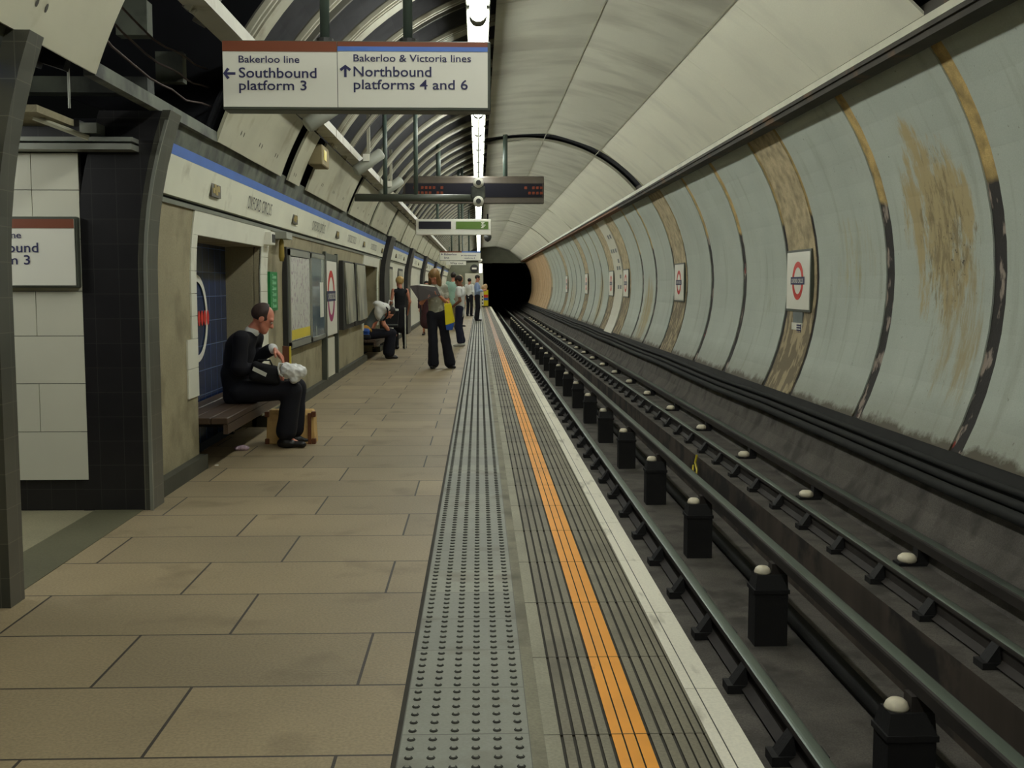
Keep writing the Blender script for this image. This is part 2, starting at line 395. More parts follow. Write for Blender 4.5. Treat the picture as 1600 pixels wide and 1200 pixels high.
# floor
mb = MB(); mb.box(-2.35, -.262, -8, YE, -.3, 0); struct(mb, 'floor', M['paver'])
mb = MB(); mb.box(-7, -2.35, 4.6, 7.0, -.3, -.002); struct(mb, 'floor', M['paver2'])
mb = MB(); mb.box(-2.40, -2.10, 4.9, 6.855, -.05, .003); struct(mb, 'trim_1', M['threshold'])
mb = MB(); mb.box(-.262, -.246, -8, YE, -.3, -.002); struct(mb, 'trim_2', M['groove'])
# tactile strip with blisters
mb = MB(); mb.box(-.246, .155, -8, YE, -.3, 0)
for j in range(int((46-2.2)/.0667)):
    y = 2.2+.0667*(j+.5)
    seg = 8 if y < 14 else 5
    for i in range(6):
        x = -.246+.0667*(i+.5)
        V = []; pr_ = ((.0135, 0), (.0125, .0035), (.0075, .0055))
        for r, z in pr_: V += [(x+r*math.cos(k*2*PI/seg), y+r*math.sin(k*2*PI/seg), z) for k in range(seg)]
        o = len(mb.v); mb.v += V
        for lv in (0, 1):
            for k in range(seg):
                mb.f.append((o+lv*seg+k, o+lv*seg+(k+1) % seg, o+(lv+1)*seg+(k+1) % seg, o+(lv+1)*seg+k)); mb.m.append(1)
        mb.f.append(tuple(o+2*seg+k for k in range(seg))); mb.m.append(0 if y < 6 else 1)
struct(mb, 'trim_3', [M['tactile'], M['shade_grime']])
mb = MB(); mb.box(.155, .200, -8, YE, -.3, -.001); struct(mb, 'trim_4', M['cement'])
# ribbed edge slabs: grooves cut between flat ribs
gx = [.250, .288, .326, .364, .402, .444, .482, .523, .561, .600, .638, .672, .699]
prof = [(.200, 0)]; mis = []
xs = .200
for i, g in enumerate(gx):
    gw = .010 if i not in (5, 6) else .005
    if i >= 10: gw = .006
    mid = (xs+g)/2
    mi = 1 if i == 0 else (2 if .405 < mid < .52 else 0)
    prof += [(g, 0), (g+.001, -.006), (g+gw-.001, -.006), (g+gw, 0)]; mis += [mi, 3, 3, 3]; xs = g+gw
prof += [(.71, 0), (.71, -.3)]; mis += [0, 3]
mb = MB(); mb.extrude_y(prof, -8, YE, 1, mis); struct(mb, 'trim_5', [M['edge_grey'], M['edge_light'], M['orange'], M['groove']])
mb = MB()
y = -8
while y < YE:
    mb.box(.712, .828, y+.004, min(y+.9, YE), -.075, .002); y += .9
struct(mb, 'trim_6', M['nosing'])
mb = MB(); mb.box(.748, .752, -8, YE, -.01, .0025); struct(mb, 'trim_204', M['plinth'])
mb = MB()
for k in range(90):
    mb.box(.20, .71, -.995+k*.72, -.992+k*.72, -.02, .0006)
struct(mb, 'trim_7', M['groove'])
# track bed, pit and lower lining
mb = MB()
mb.extrude_y([(.71, -.02), (.78, -.075), (.78, -.76), (1.60, -.74), (1.60, -1.22), (2.74, -1.22), (2.74, -.74), (3.42, -.74), (3.62, -.42), (3.69, -.22), (3.72, -.20), (3.83, .06), (3.9, .07)],
             -8, 110, 1, [1, 1, 0, 2, 0, 2, 0, 0, 0, 1, 1, 1])
struct(mb, 'floor', [M['bed'], M['black'], M['pitside']])
# lining behind everything
mb = MB(); mb.shell(arc_fn(3.30), -8, 5.6, math.radians(38), math.radians(162), 30, .03); mb.shell(arc_fn(3.30), 5.6, 8.45, math.radians(38), math.radians(112), 16, .03)
mb.shell(arc_fn(3.30), 8.45, YR, math.radians(38), math.radians(162), 30, .03)
mb.shell(arc_fn(3.30), 4.9, 7.6, math.radians(38), math.radians(128), 24, .03)
mb.box(-6, 1, -8.1, -8, -1, 5); mb.box(1, 6, -8.1, -8, -2, 5)
struct(mb, 'ceiling', M['lining'])
# ---------------- right wall: painted bays between ribs
Z0, Z1 = .06, 3.42
narrow = [-.4, 2.0, 8.66, 11.0, 17.07, 19.45, 25.6, 27.7, 36.9, 39.1, 44.4, 46.6, 48.8, 54.6, 57.0, 59.2, 65, 67.4, 69.6, 71.5, 75, 77.5, 80, 83]
wide = [(4.9, 6.3), (13.32, 14.73), (21.75, 23.3), (29.9, 31.5), (33.3, 34.95), (41.2, 42.8), (50.6, 52.2), (61.5, 63)]
cuts = [(y-.115, y+.115, 'n') for y in narrow]+[(a, b_, 'w') for a, b_ in wide]+[(31.5, 33.3, 'b')]
cuts.sort()
paint = MB(); nar = MB(); wid = MB(); crk = MB(); wb = MB(); pch = MB()
y = -8
fR = right_fn(RW); fR2 = right_fn(RW+.014)
for a, b_, k in cuts+[(YR, YR, 'e')]:
    if a > y:
        (pch if y > 60 else paint).shell(fR, y, a, Z0, Z1, 14, .06)
    if k == 'n': nar.shell(fR2, a-.005, b_+.005, Z0, Z1, 14, .03)
    if k == 'w':
        e = .12; crk.shell(fR2, a-.005, a+e, Z0, Z1, 14, .03); crk.shell(fR2, b_-e, b_+.005, Z0, Z1, 14, .03)
        wid.shell(right_fn(RW+.006), a+e, b_-e, Z0, Z1, 14, .05)
    if k == 'b': wb.shell(right_fn(RW-.02), a, b_, .03, Z1, 14, .06)
    y = b_
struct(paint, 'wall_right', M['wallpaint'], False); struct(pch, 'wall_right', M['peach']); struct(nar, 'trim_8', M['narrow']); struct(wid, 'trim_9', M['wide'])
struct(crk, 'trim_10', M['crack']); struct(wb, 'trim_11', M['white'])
# ceiling edge soffit
mb = MB(); mb.box(3.25, 3.64, -8, 26, 3.40, 3.44, 0); mb.box(3.25, 3.64, 26, YR, 3.40, 3.44, 1)
struct(mb, 'trim_12', [M['soffit'], M['rust']])
mb = MB(); mb.box(3.232, 3.25, -8, YR, 3.285, 3.347, 0); mb.box(3.236, 3.252, -8, YR, 3.25, 3.285, 1); mb.box(3.236, 3.252, -8, YR, 3.347, 3.42, 1)
struct(mb, 'trim_13', [M['lip'], M['soffit']])
mb = MB(); mb.box(3.262, 3.42, -8, 26, 3.20, 3.30, 0); mb.box(3.262, 3.42, 26, YR, 3.20, 3.30, 1)  # dark box beam added to make the dark band and wall shadow
struct(mb, 'trim_14', [M['soffit'], M['rust']])
# ---------------- ceiling panels to the right of the lamps
def facet_fn(R, a0, a1, f=.6):
    p0 = np.array((CX+R*math.cos(a0), CZ+R*math.sin(a0))); p1 = np.array((CX+R*math.cos(a1), CZ+R*math.sin(a1)))
    am = (a0+a1)/2; nn = np.array((math.cos(am), math.sin(am)))
    def fn(a, off):
        t = (a-a0)/(a1-a0); c = p0+(p1-p0)*t; q = np.array((CX+R*math.cos(a), CZ+R*math.sin(a)))
        r = c*f+q*(1-f)+nn*off; return float(r[0]), float(r[1])
    return fn
def ang(x, z): return math.atan2(z-CZ, x-CX)
def ang_x(x, R, s=1): return math.acos((x-CX)/R)
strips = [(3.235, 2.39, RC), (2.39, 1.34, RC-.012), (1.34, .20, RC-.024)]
for k, (xa, xb, R) in enumerate(strips):
    mb = MB(); a0 = ang_x(xa, R); a1 = ang_x(xb, R)+.004
    y = -8 if k else 8.1
    brk = [21.75, 50.5]
    while y < YR-.1:
        n = y+2.44
        for b_ in brk:
            if y < b_ < n: n = b_
        if n > YR-.4: n = YR
        mb.shell(facet_fn(R, a0, a1), y+.003, n-.003, a0, a1, 10, .02)
        y = n
        for b_ in brk:
            if abs(y-b_) < .01: y = b_+(1.05 if b_ < 30 else .45)
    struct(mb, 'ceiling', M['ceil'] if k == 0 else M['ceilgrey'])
    if k < 2:
        mb = MB(); mb.shell(arc_fn(R-.016), -8 if k else 8.1, YR, a1-.0022, a1+.0022, 1, .012); struct(mb, 'trim_%d' % (200+k), M['lip'])
mb = MB(); mb.shell(arc_fn(RC+.06), 21.6, 23.0, ang_x(3.22, RC), ang_x(.22, RC), 24, .02); mb.shell(arc_fn(RC+.06), 50.3, 51.2, ang_x(3.22, RC), ang_x(.22, RC), 24, .02); mb.shell(arc_fn(RC+.10), -8, 8.1, ang_x(3.30, RC+.10), ang_x(2.40, RC+.10), 8, .02)  # black backing sheets put in to darken the ceiling gaps
struct(mb, 'trim_202', M['void'])
# frame round the ring gap
mb = MB()
for y in (21.72, 22.78, 38.4, 50.47, 50.94):
    mb.shell(arc_fn(RC-.03), y, y+.03, ang_x(3.235, RC), ang_x(.25, RC), 24, .045)
struct(mb, 'trim_203', M['lip'])
# ---------------- ribs to the left of the lamps (their flanges pair up; every third is broad)
aL0, aL1 = math.radians(86), math.radians(150.0)
nb = 15; ribs = []
y = -2.0
while y < YR-1.5: ribs += [(y, 0), (y+.30, 1), (y+1.22, 0), (y+1.72, 2)]; y += 2.44
for y, kd in ribs:
    mb = MB()
    if kd == 1:
        mb.shell(arc_fn(3.06), y-.11, y+.11, aL0, aL1, 22, .03, 0)
    elif kd == 2:
        mb.shell(arc_fn(3.10), y-.02, y+.02, aL0, aL1, 22, .08, 1)
    else:
        mb.shell(arc_fn(3.04), y-.06, y-.028, aL0, aL1, 22, .035, 0)
        mb.shell(arc_fn(3.04), y+.034, y+.066, aL0, aL1, 22, .035, 0)
        mb.shell(arc_fn(3.07), y-.05, y+.056, aL0, aL1, 22, .02, 1)
    struct(mb, 'trim_%d' % nb, [M['rib'], M['ribflange']]); nb += 1
# long beam between ribs and cream panels
mb = MB(); segs = [(-8, 8.1), (8.14, 12.1), (12.14, 17.4), (17.5, 25.5), (25.6, 42), (42.1, YR)]
for a, b_ in segs:
    mb.box(-1.68, -1.53, a, b_, 2.99, 3.015); mb.box(-1.545, -1.53, a, b_, 3.015, 3.08); mb.box(-1.68, -1.668, a, b_, 3.015, 3.11)
struct(mb, 'trim_%d' % nb, M['rib']); nb += 1
# cream panels between beam and frieze
RP = 3.09
def zang(z): return PI-math.asin((z-CZ)/RP)
bays = [(-8, 1.7), (1.8, 5.73), (8.33, 10.95), (11.37, 12.03), (12.58, 16.25), (16.65, 19.6), (19.95, 23.3), (23.75, 27.3), (27.65, 30.9), (31.25, 34.4), (34.8, 38.0), (38.4, 41.6), (42, 46), (46.4, 50.1), (50.6, 54.5), (54.9, 58.8), (59.2, 63), (63.4, 67), (67.4, 71), (71.3, 75), (75.3, 79), (79.3, 83), (83.2, YR)]
for a, b_ in bays:
    mb = MB(); mb.shell(arc_fn(RP), a, b_, zang(2.98), zang(2.46), 8, .025, 0)
    # screw holes along the lower half
    if a < 30:
        n = 3 if b_-a > 1 else 1
        for q in range(n):
            yy = a+(b_-a)*(.22+.28*q) if n > 1 else a+.18
            for d in (0, .10):
                an = zang(2.54 if n == 1 else 2.60); R = RP-.002
                c = (CX+R*math.cos(an), yy+d, CZ+R*math.sin(an)); e1 = Vector((math.sin(an), 0, -math.cos(an)))
                mb.add([Vector(c)+e1*(.022*math.cos(t*PI/4))+Vector((0, 1, 0))*(.014*math.sin(t*PI/4)) for t in range(8)], [tuple(range(8))], 1)
    struct(mb, 'trim_%d' % nb, [M['cpanel'], M['joint']]); nb += 1
# dark backing sheet behind the joints between panels, grey lintel lip over the passage
mb = MB(); mb.shell(arc_fn(RP+.10), 8.33, YE, zang(3.0), zang(2.50), 8, .02); struct(mb, 'trim_%d' % nb, M['void']); nb += 1
mb = MB(); mb.box(-1.99, -1.93, 5.73, 8.33, 2.455, 2.53); struct(mb, 'trim_%d' % nb, M['topgrey']); nb += 1
# void over the passage: black box with girders
mb = MB(); mb.box(-6, -5.9, 4.6, 8.5, 0, 4.6); mb.box(-6, -2.3, 4.62, 4.70, 0, 2.44)
aa, bb = math.radians(112), math.radians(161.5)
mb.shell(arc_fn(3.18), 5.55, 5.62, aa, bb, 16, 2.6); mb.shell(arc_fn(3.18), 8.42, 8.48, aa, bb, 16, 2.6)
mb.shell(arc_fn(5.2), 5.5, 8.5, math.radians(100), bb, 12, .05)
mb.box(-6, -2.2, 7.09, 8.5, 2.40, 2.44)
struct(mb, 'wall_back', M['void'])
mb = MB(); mb.box(-2.32, -2.12, 7.3, 7.42, 3.0, 3.22); mb.box(-2.16, -1.98, 7.6, 7.7, 2.76, 2.96); mb.box(-5.5, -2.1, 7.2, 7.35, 2.62, 2.72)
struct(mb, 'trim_%d' % nb, M['topgrey']); nb += 1
# passage soffit and side wall with white panels
mb = MB(); mb.box(-6, -2.45, 6.3, 6.86, 2.36, 2.40); struct(mb, 'ceiling', M['concrete'])
mb = MB(); mb.box(-6, -2.42, 6.87, 7.08, 0, 2.40, 0)
mb.shell(left_fn(3.078), 6.857, 7.08, 0, 2.455, 14, .38)
struct(mb, 'wall_passage', M['tileblack'])
mb = MB()
rows = [(.195, .494), (.498, .793), (.797, 1.088), (1.092, 1.363), (1.367, 1.68), (1.684, 1.976), (1.98, 2.20)]
for i, (a, b_) in enumerate(rows):
    if i % 2 == 0 and i != 6: cutsx = [-4.2, -3.3, -2.43]
    else: cutsx = [-4.2, -3.7, -2.715, -2.43]
    for p, q in zip(cutsx, cutsx[1:]): mb.box(p+.002, q-.002, 6.853, 6.87, a, b_, 0)
mb.box(-4.2, -2.43, 6.864, 6.87, .195, 2.2, 1)
struct(mb, 'wall_passage', [M['white'], M['joint']])
# ---------------- left wall
def pil(y0, y1):
    mb = MB(); mb.shell(left_fn(3.03), y0, y1, 0, 2.46, 16, .05 if 6 < y0 < 7 else .35, 0); struct(mb, 'trim_%d' % pil.n, M['tile'] if y0 < 20 else M['tileblack']); pil.n += 1
pil.n = nb
for a, b_ in ((4.75, 4.90), (6.855, 7.10), (24.0, 25.2), (31.8, 33.2), (40.3, 41.8), (50, 51.4), (60, 61.4)): pil(a, b_)
nb = pil.n
mb = MB(); mb.shell(left_fn(3.024), 6.843, 6.858, 0, 2.4, 14, .02); struct(mb, 'trim_%d' % nb, M['alu']); nb += 1
alcoves = [(8.45, 10.92, .33), (20.6, 23.3, .5)]
segsL = [(-8, 4.75), (7.10, 24.0), (25.2, 31.8), (33.2, 40.3), (41.8, 50), (51.4, 60), (61.4, YE)]
wl = MB(); ww = MB(); pl = MB(); fr = MB(); bl = MB(); tg = MB(); gp = MB(); ch = MB()
f0 = left_fn(RL)
for a, b_ in segsL:
    y = a; tgt = wl if a < 25 else ww
    if a == 7.10:
        for p, q, dd in alcoves:
            tgt.shell(f0, y, p, .10, 1.98, 8, .06); tgt.shell(f0, p, q, 1.775, 1.98, 3, .06)
            pl.box(-2.25, -2.085, y, p, 0, .11); y = q
    tgt.shell(f0, y, b_, .10, 1.98, 8, .06); pl.box(-2.25, -2.085, y, b_, 0, .11)
    ch.shell(left_fn(RL-.015), a, b_, 1.955, 1.985, 1, .03)
    gp.shell(left_fn(RL+.03), a, b_, 1.98, 2.02, 1, .02)  # black strip painted in for the shadow gap below the frieze
    fr.shell(left_fn(RL-.02), a, b_, 2.01, 2.265, 3, .05)
    bl.shell(left_fn(RL-.021), a, b_, 2.265, 2.33, 1, .05)
    tg.shell(left_fn(RL-.015), a, b_, 2.33, 2.50, 4, .05)
struct(wl, 'wall_left', M['concrete']); struct(ww, 'wall_left', M['whitetile']); struct(pl, 'baseboard_left', M['plinth'])
for m_, k_ in ((ch, 'alu'), (gp, 'black'), (fr, 'frieze'), (bl, 'blue'), (tg, 'topgrey')):
    struct(m_, 'trim_%d' % nb, M[k_]); nb += 1
# alcoves: jambs, soffit, back, tile surround
for i, (p, q, dd) in enumerate(alcoves):
    mb = MB(); xb = -2.15-dd
    mb.box(xb-.05, -2.205, p-.05, p, 0, 1.775); mb.box(xb-.05, -2.205, q, q+.05, 0, 1.775); mb.box(xb-.05, -2.2, p, q, 1.775, 1.82)
    struct(mb, 'wall_alcove', M['concrete'])
    mb = MB(); mb.box(xb-.05, xb, p, q, 0, 1.78)
    struct(mb, 'wall_alcove', M['bluetile'] if i == 0 else M['concrete'])
    mb = MB(); fo = left_fn(RL-.012)
    wL, wR = (.16, .34) if i == 0 else (.22, .30)
    zz = [.56, .78, 1.0, 1.17, 1.34, 1.51, 1.68, 1.78]
    for a, b_ in zip(zz, zz[1:]):
        mb.shell(fo, p-(.30 if a < .9 and i == 0 else wL), p, a+.002, b_-.002, 2, .02); mb.shell(fo, q, q+wR, a+.002, b_-.002, 2, .02)
    mb.shell(fo, p-wL, q+wR, 1.78, 1.955, 3, .02)
    struct(mb, 'trim_%d' % nb, M['whitetile']); nb += 1
# headwall and running tunnel beyond
mb = MB()
mb.box(-2.6, .30, YE, YE+.2, -1.3, 2.90); mb.box(.10, .30, YE+.2, YR, -1.3, 2.90); mb.box(-2.6, 4.6, YR, YR+.2, 3.13, 4.9); mb.box(4.10, 4.6, YR, YR+.2, -1.3, 3.13); mb.box(-2.6, .30, YR, YR+.2, 2.0, 3.13)
struct(mb, 'wall_end', M['headwall'])
mb = MB(); mb.box(-.90, .29, YE-.03, YE, 0, 2.20); struct(mb, 'wall_end', M['white'])
mb = MB(); mb.shell(lambda a, off: (2.2+(2.4+off)*math.cos(a), 1.0+(2.4+off)*math.sin(a)), YR+.2, 112, -1.0, PI+1.0, 28, .03); mb.box(-2, 5, 112, 112.2, -3, 4)
struct(mb, 'wall_tunnel', M['tunnelblack'])
pl = MB(); pl.box(.30, .82, YE, YE+.1, -1.3, 0)
struct(pl, 'trim_%d' % nb, M['black']); nb += 1

# ---------------------------------------------------------------- lamps
LZ = 3.67
lp = thing('fluorescent_lamp', 'fluorescent batten lamp in the long ceiling row above the platform', 'lamp', (0, -4.6, LZ), 'fluorescent lamps in the ceiling row')
x, y0, y1 = 0, -4.6+.04, -4.6+1.76
mb = MB(); mb.box(-.105, .105, y0, y1, LZ+.132, LZ+.16); bevel(mb.build('housing', M['housing'], lp), .01)
mb = MB()
n = 14; prof = [(.07*math.cos(2*PI*k/n), LZ+.06+.07*math.sin(2*PI*k/n)) for k in range(n)]
mb.extrude_y(prof, y0+.06, y1-.06, 1, None, True, True); mb.build('diffuser', M['lamp'], lp)
for yy in (y0, y1-.06):
    mb = MB(); mb.extrude_y([(a*1.06, LZ+.06+(b_-LZ-.06)*1.06) for a, b_ in prof], yy, yy+.06, 1, None, True, True); mb.build('end_cap', M['housing'], lp)
for yy in (y0+.4, y1-.4):
    mb = MB(); mb.tube([(0, yy, LZ+.14), (0, yy, 4.26)], .010, 6); mb.build('hanger', M['dark'], lp)
for k in range(1, 49): dup(lp, (0, -4.6+1.8*k, LZ))
pl_ = dup(lp, (-3.9, 4.85, 2.28), 'fluorescent batten lamp low inside the side passage', 'side passage lamp')

# ---------------------------------------------------------------- rails
def head(x, z, w, d, n=8):
    # crowned rail head from left to right
    return [(x-w/2*math.cos(PI*k/n), z-d+d*math.sin(PI*k/n)**.6) for k in range(n+1)]
def rail_prof(x, z, w, h):
    return head(x, z, w, .016)+[(x+w/2, z-.035), (x+.012, z-.05), (x+.012, z-h+.03), (x+.055, z-h), (x-.055, z-h), (x-.012, z-h+.03), (x-.012, z-.05), (x-w/2, z-.035)]
def running_rail(x, label):
    t = thing('running_rail', label, 'rail', (x, 3, -.57))
    mb = MB(); mb.extrude_y(rail_prof(x, -.57, .07, .15), -6, 108, 1, [0]+[1]*6+[0]*10, True, True); mb.build('rail_bar', [M['railside'], M['rail']], t)
    s = 1
    for k in range(76):
        y = 3.0+.885*k+(.3 if x > 2 else 0)
        if k == 0:
            mb = MB(); mb.box(x-.13, x+.13, y-.06, y+.06, -.745, -.70)
            mb.add([(x-.10, y-.05, -.70), (x-.10, y+.05, -.70), (x-.03, y-.045, -.60), (x-.03, y+.045, -.60), (x-.02, y-.05, -.70), (x-.02, y+.05, -.70)], [(0, 2, 3, 1), (2, 4, 5, 3), (0, 4, 2), (1, 3, 5)])
            mb.add([(x+.10, y-.05, -.70), (x+.10, y+.05, -.70), (x+.03, y-.045, -.60), (x+.03, y+.045, -.60), (x+.02, y-.05, -.70), (x+.02, y+.05, -.70)], [(0, 2, 3, 1), (2, 4, 5, 3), (0, 4, 2), (1, 3, 5)])
            first = mb.build('rail_chair', M['post'], t); y0 = y
        else:
            o = first.copy(); C.objects.link(o); o.parent = t; o.location = (0, y-y0, 0)
    return t
running_rail(1.434, 'running rail nearest the white platform edge')
running_rail(2.935, 'running rail on the far side of the pit toward the painted wall')
def cond(x, z, name, label):
    mb = MB(); mb.extrude_y(head(x, z, .104, .022)+[(x+.045, z-.09), (x-.045, z-.09)], -6, 108, 1, [0, 0]+[1]*4+[0]*6, True, True)
    return tag(mb.build(name, [M['railside'], M['rail']], None, loc=(x, 3, z)), label, 'rail')
cond(2.20, -.53, 'conductor_rail', 'conductor rail down the middle of the pit on white topped posts')
cond(3.40, -.52, 'conductor_rail', 'outer conductor rail beside the grimy foot of the painted wall')
# pit posts with porcelain caps
t = thing('insulator_post', 'black pit post with a white porcelain cap under the middle conductor rail', 'insulator', (2.10, 2.66, -1.22), 'white capped posts in the pit')
mb = MB(); y = 2.66
mb.add([(2.0, y-.10, -1.22), (2.24, y-.10, -1.22), (2.24, y+.10, -1.22), (2.0, y+.10, -1.22), (2.0, y-.10, -.80), (2.24, y-.10, -.80), (2.24, y+.10, -.80), (2.0, y+.10, -.80),
        (2.02, y-.07, -.70), (2.24, y-.07, -.70), (2.24, y+.07, -.70), (2.02, y+.07, -.70)],
       [(0, 1, 5, 4), (1, 2, 6, 5), (2, 3, 7, 6), (3, 0, 4, 7), (4, 5, 9, 8), (5, 6, 10, 9), (6, 7, 11, 10), (7, 4, 8, 11), (8, 9, 10, 11)])
mb.box(1.99, 2.25, y-.11, y+.11, -.83, -.80)
mb.build('post', M['post'], t)
mb = MB(); mb.lathe([(.060, 0), (.062, .012), (.052, .036), (.036, .050), (.004, .054)], (2.075, y, -.70), 14); mb.build('porcelain_cap', M['pot'], t, True)
mb = MB(); mb.box(2.13, 2.25, y-.05, y+.05, -.70, -.622); mb.build('rail_seat', M['railside'], t)
for k in range(1, 27): dup(t, (2.10, 2.66+2.6*k, -1.22))
t = thing('rail_insulator', 'white porcelain rail insulator beside the outer conductor rail', 'insulator', (3.29, 5.6, -.74), 'porcelain insulators of the outer rail')
mb = MB(); mb.lathe([(.06, 0), (.075, .02), (.07, .045), (.045, .065), (.004, .07)], (3.29, 5.6, -.72), 14); mb.build('porcelain_cap', M['pot'], t, True)
mb = MB(); mb.box(3.20, 3.44, 5.54, 5.66, -.76, -.715); mb.box(3.35, 3.44, 5.55, 5.65, -.715, -.61); mb.build('bracket', M['post'], t)
for k in range(1, 26): dup(t, (3.29, 5.6+2.62*k, -.74))
mb = MB(); mb.tube([(2.42, -6, -1.16), (2.42, 108, -1.16)], .06, 8); tag(mb.build('pit_pipe', M['black'], None, True, (2.42, 3, -1.22)), 'black pipe running along the bottom of the track pit', 'pipe')
for dx, dz, r, lb in ((3.625, -.16, .045, 'thick black cable lowest along the foot of the painted wall'), (3.70, -.10, .035, 'black cable just above the thick one along the painted wall'), (3.745, -.03, .03, 'thin topmost black cable along the foot of the painted wall')):
    mb = MB(); mb.tube([(dx+.01*math.sin(k*1.3), -6+k*2.85, dz+.012*math.sin(k*2.1)) for k in range(41)], r, 8); tag(mb.build('wall_cable', M['black'], None, True, (dx, 3, dz)), lb, 'cable')
mb = MB(); mb.tube([(2.71, 13.5, -.70), (2.69, 13.5, -.80), (2.70, 13.43, -.88), (2.68, 13.38, -.93), (2.66, 13.5, -.92), (2.68, 13.56, -.84)], .014, 6); mb.box(2.64, 2.67, 13.33, 13.49, -.97, -.90)
tag(mb.build('cable_tag', M['yellow'], None, False, (2.68, 13.5, -1.0)), 'small yellow tag looped on the far side of the pit', 'tag')

# ---------------------------------------------------------------- signs
XP, ZP, XM, XN, YM = (1, 0, 0), (0, 0, 1), (-1, 0, 0), (0, 1, 0), (0, -1, 0)
def arrow(o, xd, ud, s, m, parent, dx, dy):
    # arrow of size s pointing along (dx, dy)
    a = math.atan2(dy, dx); c, q = math.cos(a), math.sin(a)
    P = [(-.5, -.11), (.22, -.11), (.0, -.36), (.2, -.5), (.56, 0), (.2, .5), (.0, .36), (.22, .11), (-.5, .11)]
    P = [(s*(x*c-y*q), s*(x*q+y*c)) for x, y in P]
    return poly(P, o, xd, ud, m, parent, 'arrow')
def dirsign(x, y, z, label):
    t = thing('direction_sign', label, 'sign', (x, y, z))
    return t
x0, x1, yS, zb, zt = -1.468, .055, 6.5, 2.425, 2.795
t = thing('direction_sign', 'hanging platform direction sign reading Southbound platform 3 and Northbound platforms 4 and 6', 'sign', ((x0+x1)/2, yS, zb))
mb = MB(); mb.box(x0, x1+.018, yS+.004, yS+.15, zb-.018, zt+.006); bevel(mb.build('sign_box', M['signframe'], t), .006, 1)
mb = MB(); mb.box(x0+.004, -.812, yS, yS+.01, zb, zt); mb.box(-.808, x1, yS, yS+.01, zb, zt); mb.build('sign_face', M['sign'], t)
poly(rect(x0+.004, -.812, 2.737, zt), (0, yS, 0), XP, ZP, M['brown'], t, 'brown_band')
poly(rect(-.808, x1, 2.768, zt), (0, yS, 0), XP, ZP, M['brown'], t, 'brown_band')
poly(rect(-.808, x1, 2.742, 2.768), (0, yS, 0), XP, ZP, M['blue'], t, 'blue_band')
for s, x, z, wd, cap in (('Bakerloo line', -1.373, 2.674, .347, .040), ('Southbound', -1.373, 2.590, .444, .058), ('platform 3', -1.373, 2.520, .386, .056),
                         ('Bakerloo & Victoria lines', -.717, 2.684, .676, .041), ('Northbound', -.717, 2.600, .447, .058), ('platforms 4 and 6', -.717, 2.528, .657, .056)):
    text(s, (x, yS, z), XP, ZP, wd, cap, M['navy'], t)
arrow((-1.426, yS, 2.612), XP, ZP, .066, M['navy'], t, -1, 0); arrow((-.764, yS, 2.628), XP, ZP, .066, M['navy'], t, 0, 1)
for x in (-.888, -.408):
    mb = MB(); mb.tube([(x, yS+.07, zt), (x, yS+.07, CZ+math.sqrt(3.3**2-(x-CX)**2))], .028, 12); mb.build('hanging_post', M['steel_post'], t, True)
    mb = MB(); mb.tube([(x, yS+.07, zt), (x, yS+.07, zt+.03)], .05, 12); mb.build('post_collar', M['dark'], t)
# passage sign
t = thing('direction_sign', 'wall sign reading Southbound platform 3 on white panels inside the side passage', 'sign', (-2.8, 6.84, 1.39))
mb = MB(); mb.box(-3.30, -2.432, 6.80, 6.853, 1.385, 1.815); bevel(mb.build('sign_frame', M['signframe'], t), .006, 1)
mb = MB(); mb.box(-3.29, -2.447, 6.793, 6.81, 1.40, 1.80); mb.build('sign_face', M['sign'], t)
poly(rect(-3.29, -2.447, 1.745, 1.80), (0, 6.793, 0), XP, ZP, M['brown'], t, 'brown_band')
for s, z, wd, cap in (('Bakerloo line', 1.685, .352, .040), ('Southbound', 1.600, .452, .060), ('platform 3', 1.527, .40, .058)):
    text(s, (-3.115, 6.793, z), XP, ZP, wd, cap, M['navy'], t)
arrow((-3.18, 6.793, 1.63), XP, ZP, .068, M['navy'], t, -1, 0)
# train indicator
t = thing('train_indicator', 'long brown dot matrix train indicator hanging across the middle of the platform', 'display', (-.09, 21.4, 2.98))
mb = MB(); mb.extrude_y([(-1.44, 0)], 0, 0) if False else None
prof = [(21.40, 2.98), (21.40, 3.08), (21.36, 3.36), (21.40, 3.46), (21.52, 3.50), (21.68, 3.50), (21.68, 2.98)]
V = [(x, a, b_) for x in (-1.44, 1.26) for a, b_ in prof]; n = len(prof)
mb.add(V, [tuple(range(n)), tuple(range(n, 2*n))]+[(i, (i+1) % n, n+(i+1) % n, n+i) for i in range(n)]); mb.build('casing', M['brownmetal'], t)
mb = MB(); mb.add([(-1.40, 21.385, 3.09), (1.22, 21.385, 3.09), (1.22, 21.35, 3.345), (-1.40, 21.35, 3.345)], [(0, 1, 2, 3)]); mb.build('screen', M['screen'], t)
mb = MB()
for xs_, n in ((-1.25, 8), (.88, 5)):
    for r in range(2):
        for k in range(n):
            if (k*7+r*3) % 5: mb.box(xs_+k*.075, xs_+k*.075+.05, 21.34, 21.35, 3.14+r*.1, 3.19+r*.1)
mb.build('lit_dots', M['amber'], t)
for x in (-.775, .52):
    mb = MB(); mb.tube([(x, 21.6, 3.5), (x, 21.6, CZ+math.sqrt(3.28**2-(x-CX)**2))], .045, 12); mb.build('hanging_post', M['steel_post'], t, True)
